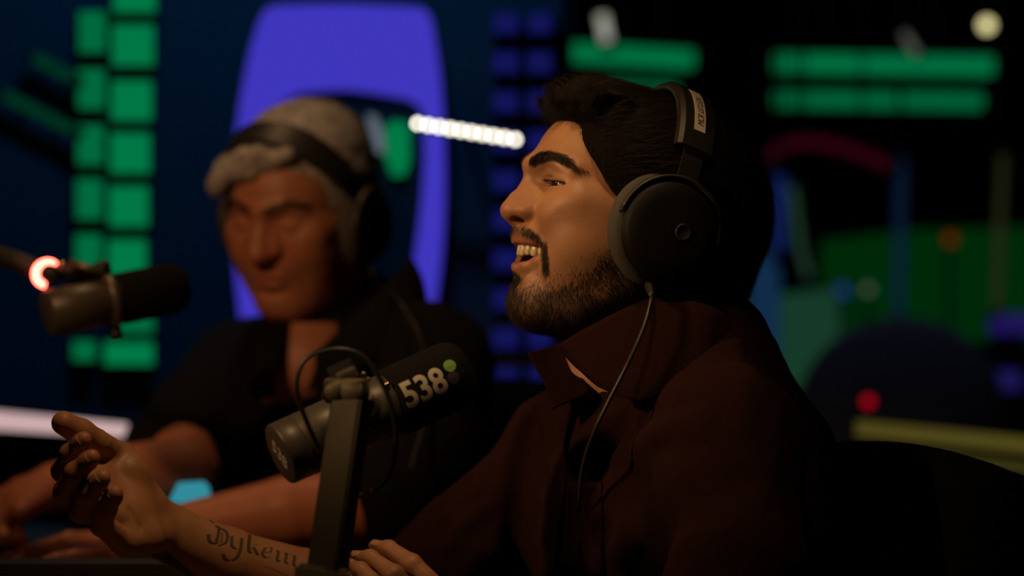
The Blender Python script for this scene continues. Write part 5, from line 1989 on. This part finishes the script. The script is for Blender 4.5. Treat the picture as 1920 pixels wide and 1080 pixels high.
def dot_lamp(px, py, d, rx, mat, label, ry=None):
    root = empty('indicator_lamp', tuple(P(px, py, d)))
    tag(root, label, 'lamp')
    p = P(px, py, d)
    r = rx / FPX * d
    mb = MB(); mb.lathe([(0, r), (r * 0.5, r * 0.9), (r * 0.9, r * 0.5), (r, r * 0.05)], p, p - V(0, 0.1, 0), 16); mb.build('lens', mat, root)
    mb = MB(); mb.lathe([(0, r * 1.2), (r * 1.5, r * 1.2), (r * 1.7, r)], p + V(0, 0.0005, 0), p + V(0, 0.2, 0), 16); mb.build('housing', M['housing'], root)
    q = p + V(0, r, 0)
    mb = MB(); mb.tube([q, V(q[0], q[1], 2.8 if py < 300 else 0.0)], 0.006, 6); mb.build('post', M['housing'], root)


def far_room():
    """the dim control room seen through the window"""
    tube_light([(1072, 98), (1300, 112)], 5.6, 0.022, M['g_green2'], 'green light tube at the top left of the window, behind the dark-haired head')
    tube_light([(1450, 118), (1860, 124)], 5.6, 0.022, M['g_green2'], 'upper green light tube at the top right of the window')
    tube_light([(1450, 186), (1840, 190)], 5.75, 0.020, M['g_green1'], 'lower green light tube at the top right of the window')
    tube_light([(1130, 160), (1270, 165)], 5.75, 0.010, M['g_green1'], 'short green light tube just above the dark-haired head')
    tube_light([(1128, 28), (1138, 78)], 5.3, 0.012, glow('soft_white', (0.5, 0.47, 0.40), 0.9), 'short upright white light bar at the top of the window')
    tube_light([(1694, 62), (1720, 102)], 5.3, 0.008, glow('dim_white', (0.12, 0.12, 0.10), 0.8), 'dim slanting light bar above the upper green tube on the right')
    dot_lamp(1850, 47, 5.2, 13, glow('yellow_lamp', (1.0, 0.85, 0.40), 1.6), 'bright yellow lamp in the top right corner')
    dot_lamp(1628, 753, 4.6, 10, glow('red_lamp', (0.85, 0.0, 0.02), 0.7), 'red indicator light low in the window')
    dot_lamp(1782, 448, 5.6, 12, glow('orange_lamp', (0.16, 0.025, 0.0), 0.8), 'dim orange indicator light on the green screen')
    dot_lamp(1627, 543, 5.62, 9, glow('grey_lamp', (0.10, 0.14, 0.08), 1.0), 'pale round light in front of the green screen')
    dot_lamp(1580, 545, 5.62, 12, glow('blue_lamp', (0.02, 0.05, 0.22), 0.8), 'pale blue round light left of the pale round light')
    # screens
    def screen(name, pts, d, mat, label):
        root = empty(name, tuple(P(*np.mean(pts, axis=0), d))); tag(root, label, 'screen')
        prism('display', pts, d, 0.01, mat, root)
        c = np.mean(pts, axis=0)
        prism('casing', [(c[0] + (x - c[0]) * 1.04, c[1] + (y - c[1]) * 1.05) for x, y in pts], d + 0.011, 0.04, M['housing'], root)
        lo = min(P(x, y, d)[2] for x, y in pts); q = P(c[0], c[1], d)
        mb = MB(); mb.box((q[0], q[1] + 0.035, lo / 2), (0.08, 0.03, lo)); mb.build('stand', M['housing'], root, smooth=False)
    screen('wide_screen', [(1540, 452), (1700, 432), (1960, 424), (1960, 640), (1540, 640)], 5.9, glow('screen_green', (0.0, 0.024, 0.003), 1.0), 'wide dark green screen behind the window on the right')
    screen('side_screen', [(1395, 560), (1560, 540), (1600, 640), (1560, 740), (1395, 720)], 5.7, glow('screen_teal', (0.010, 0.048, 0.024), 1.0), 'pale green screen behind the window, beside the dark-haired head')
    screen('narrow_screen', rect(1405, 470, 1462, 700), 5.6, glow('screen_blue', (0.007, 0.028, 0.075), 1.0), 'narrow blue screen right behind the dark-haired head')
    screen('small_screen', rect(1858, 590, 1935, 626), 5.75, glow('screen_violet', (0.016, 0.008, 0.11), 1.0), 'upper small violet screen at the right edge')
    screen('small_screen', rect(1852, 696, 1915, 732), 5.62, glow('screen_violet_low', (0.014, 0.010, 0.10), 1.0), 'lower small violet screen at the right edge')
    tube_light([(1442, 300), (1470, 272), (1540, 268), (1620, 290), (1665, 312)], 5.45, 0.014, glow('red_tube', (0.030, 0.001, 0.006), 1.0), 'dim red bent light tube beside the dark-haired head')
    tube_light([(1462, 330), (1462, 470)], 5.35, 0.016, glow('blue_tube', (0.006, 0.014, 0.085), 1.0), 'dim blue upright light tube beside the dark-haired head')
    tube_light([(1690, 300), (1684, 590)], 5.7, 0.012, glow('blue_tube_dim', (0.004, 0.012, 0.035), 1.0), 'dim blue upright light tube in the middle of the window')
    tube_light([(1486, 350), (1500, 460), (1515, 520)], 5.5, 0.008, glow('green_tube_dim', (0.02, 0.05, 0.03), 1.0), 'thin pale green light tube leaning beside the head')
    tube_light([(1880, 290), (1868, 580)], 5.5, 0.010, glow('olive_tube', (0.020, 0.020, 0.008), 1.0), 'dim olive upright light tube at the right of the window')
    # rounded grey armchair back
    root = empty('armchair', tuple(V(P(1690, 700, 4.9)[0], 4.9, 0))); tag(root, 'dark grey round-backed armchair behind the window', 'armchair')
    c = P(1690, 760, 4.9)
    F = Field(c - V(0.30, 0.12, 0.45), c + V(0.30, 0.60, 0.26), 0.009)
    F.ell(c + V(0, 0, -0.02), (0.215, 0.07, 0.20), 0.02)
    F.ell(c + V(0, 0, -0.20), (0.215, 0.07, 0.20), 0.03)
    v, q = F.mesh(2); fast_quads('backrest', v, q, M['grey_fabric'], root)
    zz = c[2] - 0.38
    mb = MB(); mb.box((c[0], c[1] + 0.25, zz), (0.44, 0.46, 0.14), None, 0.03); mb.build('seat_cushion', M['grey_fabric'], root)
    for sx in (-1, 1):
        mb = MB(); mb.box((c[0] + sx * 0.24, c[1] + 0.25, zz + 0.08), (0.07, 0.46, 0.22), None, 0.025); mb.build('armrest', M['grey_fabric'], root)
        for sy in (0.05, 0.45):
            mb = MB(); mb.lathe([(0, 0.014), (zz - 0.06, 0.02)], (c[0] + sx * 0.2, c[1] + sy, 0), (c[0] + sx * 0.2, c[1] + sy, 1), 10); mb.build('leg', M['housing'], root)
    # yellow light strip along the sill
    a, b = P(1610, 803, 3.92), P(1960, 838, 3.60)
    root = empty('light_strip', tuple((a + b) / 2)); tag(root, 'olive yellow light strip along the sill behind the black chair', 'lamp')
    ax = (b - a) / np.linalg.norm(b - a)
    n = V(-ax[1], ax[0], 0)
    for nm, dz, hh, mt in (('upper_band', 0.0, 0.024, glow('yellow_strip', (0.070, 0.055, 0.009), 1.0)), ('lower_band', -0.034, 0.018, glow('yellow_strip_low', (0.035, 0.030, 0.006), 1.0))):
        mb = MB(); R_ = np.stack([ax, n, V(0, 0, 1)], 1)
        R_[:, 2] = np.cross(R_[:, 0], R_[:, 1]); 
        mb.box((a + b) / 2 + V(0, 0, dz), (np.linalg.norm(b - a), 0.012, hh), R_); mb.build(nm, mt, root, smooth=False)
    mb = MB(); mb.box((a + b) / 2 + V(0.004, 0.016, -0.02), (np.linalg.norm(b - a), 0.014, 0.085), R_); mb.build('housing', M['housing'], root, smooth=False)
    zb = min(a[2], b[2]) - 0.06
    q = (a + b) / 2
    mb = MB(); mb.box((q[0], q[1] + 0.03, zb / 2), (0.30, 0.05, zb)); mb.build('pedestal', M['housing'], root, smooth=False)
    # dim green reflections on the left, put in as glowing tubes
    tube_light([(10, 178), (140, 246)], WY - 0.03, 0.009, M['g_green3'], 'lower dim green slanting reflection at the far left, built as a glowing tube')
    tube_light([(66, 108), (140, 148)], WY - 0.03, 0.009, M['g_green3'], 'upper dim green slanting reflection at the far left, built as a glowing tube')


M['grey_fabric'] = plain('grey_upholstery', (0.10, 0.10, 0.13), 0.9, bump=0.3, bscale=400)


def table():
    root = empty('studio_table', (-0.85, 2.35, 0)); tag(root, 'brown wooden studio table under the arms of both men', 'table')
    mb = MB(); mb.box((-0.89, 2.36, 0.694), (1.74, 1.14, 0.04), None, 0.006); mb.build('tabletop', M['wood'], root)
    for x in (-1.66, -0.12):
        for y in (1.88, 2.84):
            mb = MB(); mb.lathe([(0, 0.022), (0.674, 0.03)], (x, y, 0), (x, y, 1), 14); mb.build('leg', M['arm_dark'], root)
    # low black trough between the two places
    r = empty('cable_trough', tuple(P(120, 1080, 2.44))); tag(r, 'low black cable trough across the table at the bottom left', 'cable trough')
    zt = P(0, 1064, 2.40)[2]
    mb = MB(); mb.box((-0.46, 2.43, (0.714 + zt) / 2), (0.46, 0.07, zt - 0.714), None, 0.004); mb.build('box', M['trough'], r, smooth=False)
    mb = MB(); mb.box((-0.46, 2.43, zt + 0.0015), (0.44, 0.055, 0.003)); mb.build('lid', M['trough'], r, smooth=False)
    # small lit display in front of the grey-haired man
    r = empty('desk_display', tuple(P(358, 1000, 2.86))); tag(r, 'small desk display glowing turquoise behind the tattooed forearm', 'display')
    c = P(358, 923, 2.86)
    g = [P(318, 938, 2.86), P(334, 906, 2.885), P(382, 903, 2.885), P(393, 914, 2.878), P(396, 940, 2.86)]
    nrm = np.cross(g[2] - g[0], g[4] - g[0]); nrm /= np.linalg.norm(nrm)
    if nrm[1] > 0: nrm = -nrm
    vs = [p + nrm * 0.001 for p in g] + [p - nrm * 0.004 for p in g]
    k = len(g)
    mesh_obj('lit_face', vs, [tuple(range(k)), tuple(range(k, 2 * k))[::-1]] + [(i, k + i, k + (i + 1) % k, (i + 1) % k) for i in range(k)], M['screen_turq'], r, smooth=False)
    mb = MB(); mb.box((c[0], 2.895, (0.714 + c[2] - 0.012) / 2), (0.050, 0.045, c[2] - 0.012 - 0.714), None, 0.003); mb.build('foot', M['housing'], r, smooth=False)
    # side desk with the console whose lit screen shows as a pale strip
    r = empty('side_desk', (-1.0, 3.5, 0)); tag(r, 'black side desk at the far left, under the mixing console', 'desk')
    mb = MB(); mb.box((-1.02, 3.52, 0.70), (0.80, 0.62, 0.04), None, 0.004); mb.build('desktop', M['trough'], r, smooth=False)
    for x in (-1.38, -0.66):
        mb = MB(); mb.box((x, 3.52, 0.34), (0.04, 0.56, 0.68)); mb.build('side_panel', M['trough'], r, smooth=False)
    r = empty('mixing_console', tuple(P(60, 850, 3.5))); tag(r, 'black mixing console with a pale lit screen strip at the far left', 'mixing console')
    a, b = P(-220, 792, 3.78), P(238, 822, 3.36)
    a2, b2 = P(-220, 752, 3.84), P(248, 797, 3.42)
    up = V(0, 0, 0.0)
    vs = [a, b, b2, a2]
    base = [V(p[0], p[1], 0.722) for p in vs]
    mesh_obj('body', vs + base, [(0, 3, 2, 1), (4, 5, 6, 7), (0, 1, 5, 4), (1, 2, 6, 5), (2, 3, 7, 6), (3, 0, 4, 7)], M['trough'], r, smooth=False)
    n = np.cross(b - a, a2 - a); n /= np.linalg.norm(n)
    if n[2] < 0: n = -n
    ins = lambda p, c: p + (c - p) * 0.03
    c = (a + b + a2 + b2) / 4
    q = [ins(p, c) + n * 0.003 for p in vs]; q2 = [ins(p, c) - n * 0.001 for p in vs]
    mesh_obj('lit_screen', q + q2, [(0, 1, 2, 3), (7, 6, 5, 4), (0, 4, 5, 1), (1, 5, 6, 2), (2, 6, 7, 3), (3, 7, 4, 0)], M['screen_pink'], r, smooth=False)


M['trough'] = plain('black_laminate', (0.016, 0.014, 0.011), 0.6)
M['screen_turq'] = glow('turquoise_display', (0.03, 0.25, 0.32), 1.0)
M['screen_pink'] = glow('pale_pink_screen', (0.62, 0.42, 0.42), 0.95)


def chair(label, c, face, ztop, w=0.48):
    """office chair; c on the floor under the seat, face = direction the sitter faces"""
    f = np.array([face[0], face[1], 0.0]); f /= np.linalg.norm(f)
    l = np.array([-f[1], f[0], 0.0])
    R_ = np.stack([f, l, V(0, 0, 1)], 1)
    c = np.array(c, float)
    root = empty('office_chair', tuple(c)); tag(root, label, 'chair')
    mb = MB(); mb.box(c + V(0, 0, 0.42), (0.46, 0.48, 0.08), R_, 0.03); mb.build('seat', M['chair'], root)
    b = c - f * 0.255
    hz = ztop - 0.50
    bm = MB(); bm.box(b + V(0, 0, 0.50 + hz / 2), (0.055, w, hz), R_, 0.0)
    F = Field(b + V(-0.32, -0.32, 0.46), b + V(0.32, 0.32, ztop + 0.04), 0.007)
    rr = 0.05
    pts = []
    for k in range(21):
        t = -1 + 2 * k / 20
        zz = ztop - 0.028 - 0.012 * t * t
        pts.append((b + l * t * (w / 2 - 0.04) + V(0, 0, zz), b + l * t * (w / 2 - 0.04) + V(0, 0, 0.52)))
    for p, q in pts: F.poly([p, q], [0.028, 0.028], 0.02)
    v, q = F.mesh(1); fast_quads('backrest', v, q, M['chair'], root)
    mb = MB(); mb.box(b + V(0, 0, 0.44) + f * 0.02, (0.04, 0.08, 0.20), R_, 0.005); mb.build('back_bracket', M['housing'], root)
    mb = MB(); mb.lathe([(0, 0.03), (0.26, 0.025)], c + V(0, 0, 0.12), c + V(0, 0, 1), 14); mb.build('gas_lift', M['housing'], root)
    for k in range(5):
        t = 2 * math.pi * k / 5 + 0.3
        e = c + V(0.28 * math.cos(t), 0.28 * math.sin(t), 0.07)
        mb = MB(); mb.tube([c + V(0, 0, 0.12), e], [0.024, 0.014], 8); lg = mb.build('leg', M['housing'], root)
        mb = MB(); mb.lathe([(0, 0.022), (0.03, 0.022)], e + V(0, 0, -0.045) - V(-math.sin(t), math.cos(t), 0) * 0.015, e + V(0, 0, -0.045) + V(-math.sin(t), math.cos(t), 0), 12); mb.build('caster', M['housing'], lg)


def chairs():
    chair('black office chair behind the laughing man, its back at the bottom right', (0.128, 2.20, 0), (-0.985, -0.17), 0.912, 0.57)
    chair('black office chair under the grey-haired man', (-0.16, 3.20, 0), (-0.64, -0.77), 0.93)


def legs():
    ps = [o for o in bpy.data.objects if o.name.startswith('person')]
    for body, c, f in zip(ps, (V(0.215, 2.29, 0.56), V(-0.19, 3.17, 0.56)), (V(-0.88, -0.47, 0), V(-0.64, -0.77, 0))):
        l = V(-f[1], f[0], 0)
        F = Field(c + V(-0.72, -0.72, -0.57), c + V(0.3, 0.3, 0.12), 0.011)
        F.ell(c, (0.15, 0.17, 0.09), 0.03)
        for s in (1, -1):
            k = c + f * 0.42 + l * s * 0.11
            F.poly([c + l * s * 0.09, k], [0.085, 0.062], 0.04)
            F.poly([k, k + V(0, 0, -0.46)], [0.060, 0.045], 0.03)
        v, q = F.mesh(1); fast_quads('trousers', v, q, M['trouser'], body)
        for s in (1, -1):
            k = c + f * 0.42 + l * s * 0.11
            G = Field(k + V(-0.3, -0.3, -0.56), k + V(0.2, 0.2, -0.42), 0.008)
            p = V(k[0], k[1], 0.045)
            G.flat([p - f * 0.04, p + f * 0.10, p + f * 0.17], [0.045, 0.046, 0.036], (0, 0, 1), 0.95, 0.01)
            v, q = G.mesh(1); fast_quads('shoe', v, q, M['shoe'], body)


def ceiling_lamps():
    for (a, b, e, c, sz, lab) in LAMPS:
        a = np.array(a); d = np.array(b) - a; d /= np.linalg.norm(d)
        root = empty('ceiling_spotlight', (a[0], a[1], 2.8)); tag(root, lab, 'spotlight')
        u = np.cross(d, V(0.3, 0.9, 0.1)); u /= np.linalg.norm(u); w = np.cross(d, u)
        # open can around the lamp
        vs, fs = [], []
        n = 28
        prof = [(0.03, 0.075), (-0.16, 0.075), (-0.19, 0.05), (-0.19, 0.001), (-0.17, 0.001), (-0.15, 0.068), (0.03, 0.070)]
        for t, r in prof:
            for i in range(n):
                th = 2 * math.pi * i / n
                vs.append(a + d * t + (u * math.cos(th) + w * math.sin(th)) * r)
        m = len(prof)
        for j in range(m):
            for i in range(n):
                k = (i + 1) % n
                fs.append((j * n + i, j * n + k, ((j + 1) % m) * n + k, ((j + 1) % m) * n + i))
        mesh_obj('can', vs, fs, M['housing'], root)
        top = a - d * 0.08
        mb = MB(); mb.tube([top + u * 0.08, top + u * 0.08 + V(0, 0, 0.10), V(top[0], top[1], top[2] + 0.14), V(top[0], top[1], 2.8)], 0.010, 8); mb.build('bracket', M['housing'], root)


BUILD = [room, table, man_a, headphones_a, shirt_a, tattoo, man_b, headphones_b, legs, chairs, microphone_with_logo, microphone_arm, far_microphone,
         arch_sign, light_blocks, led_bar, far_room, ceiling_lamps]
for fn in BUILD:
    fn()
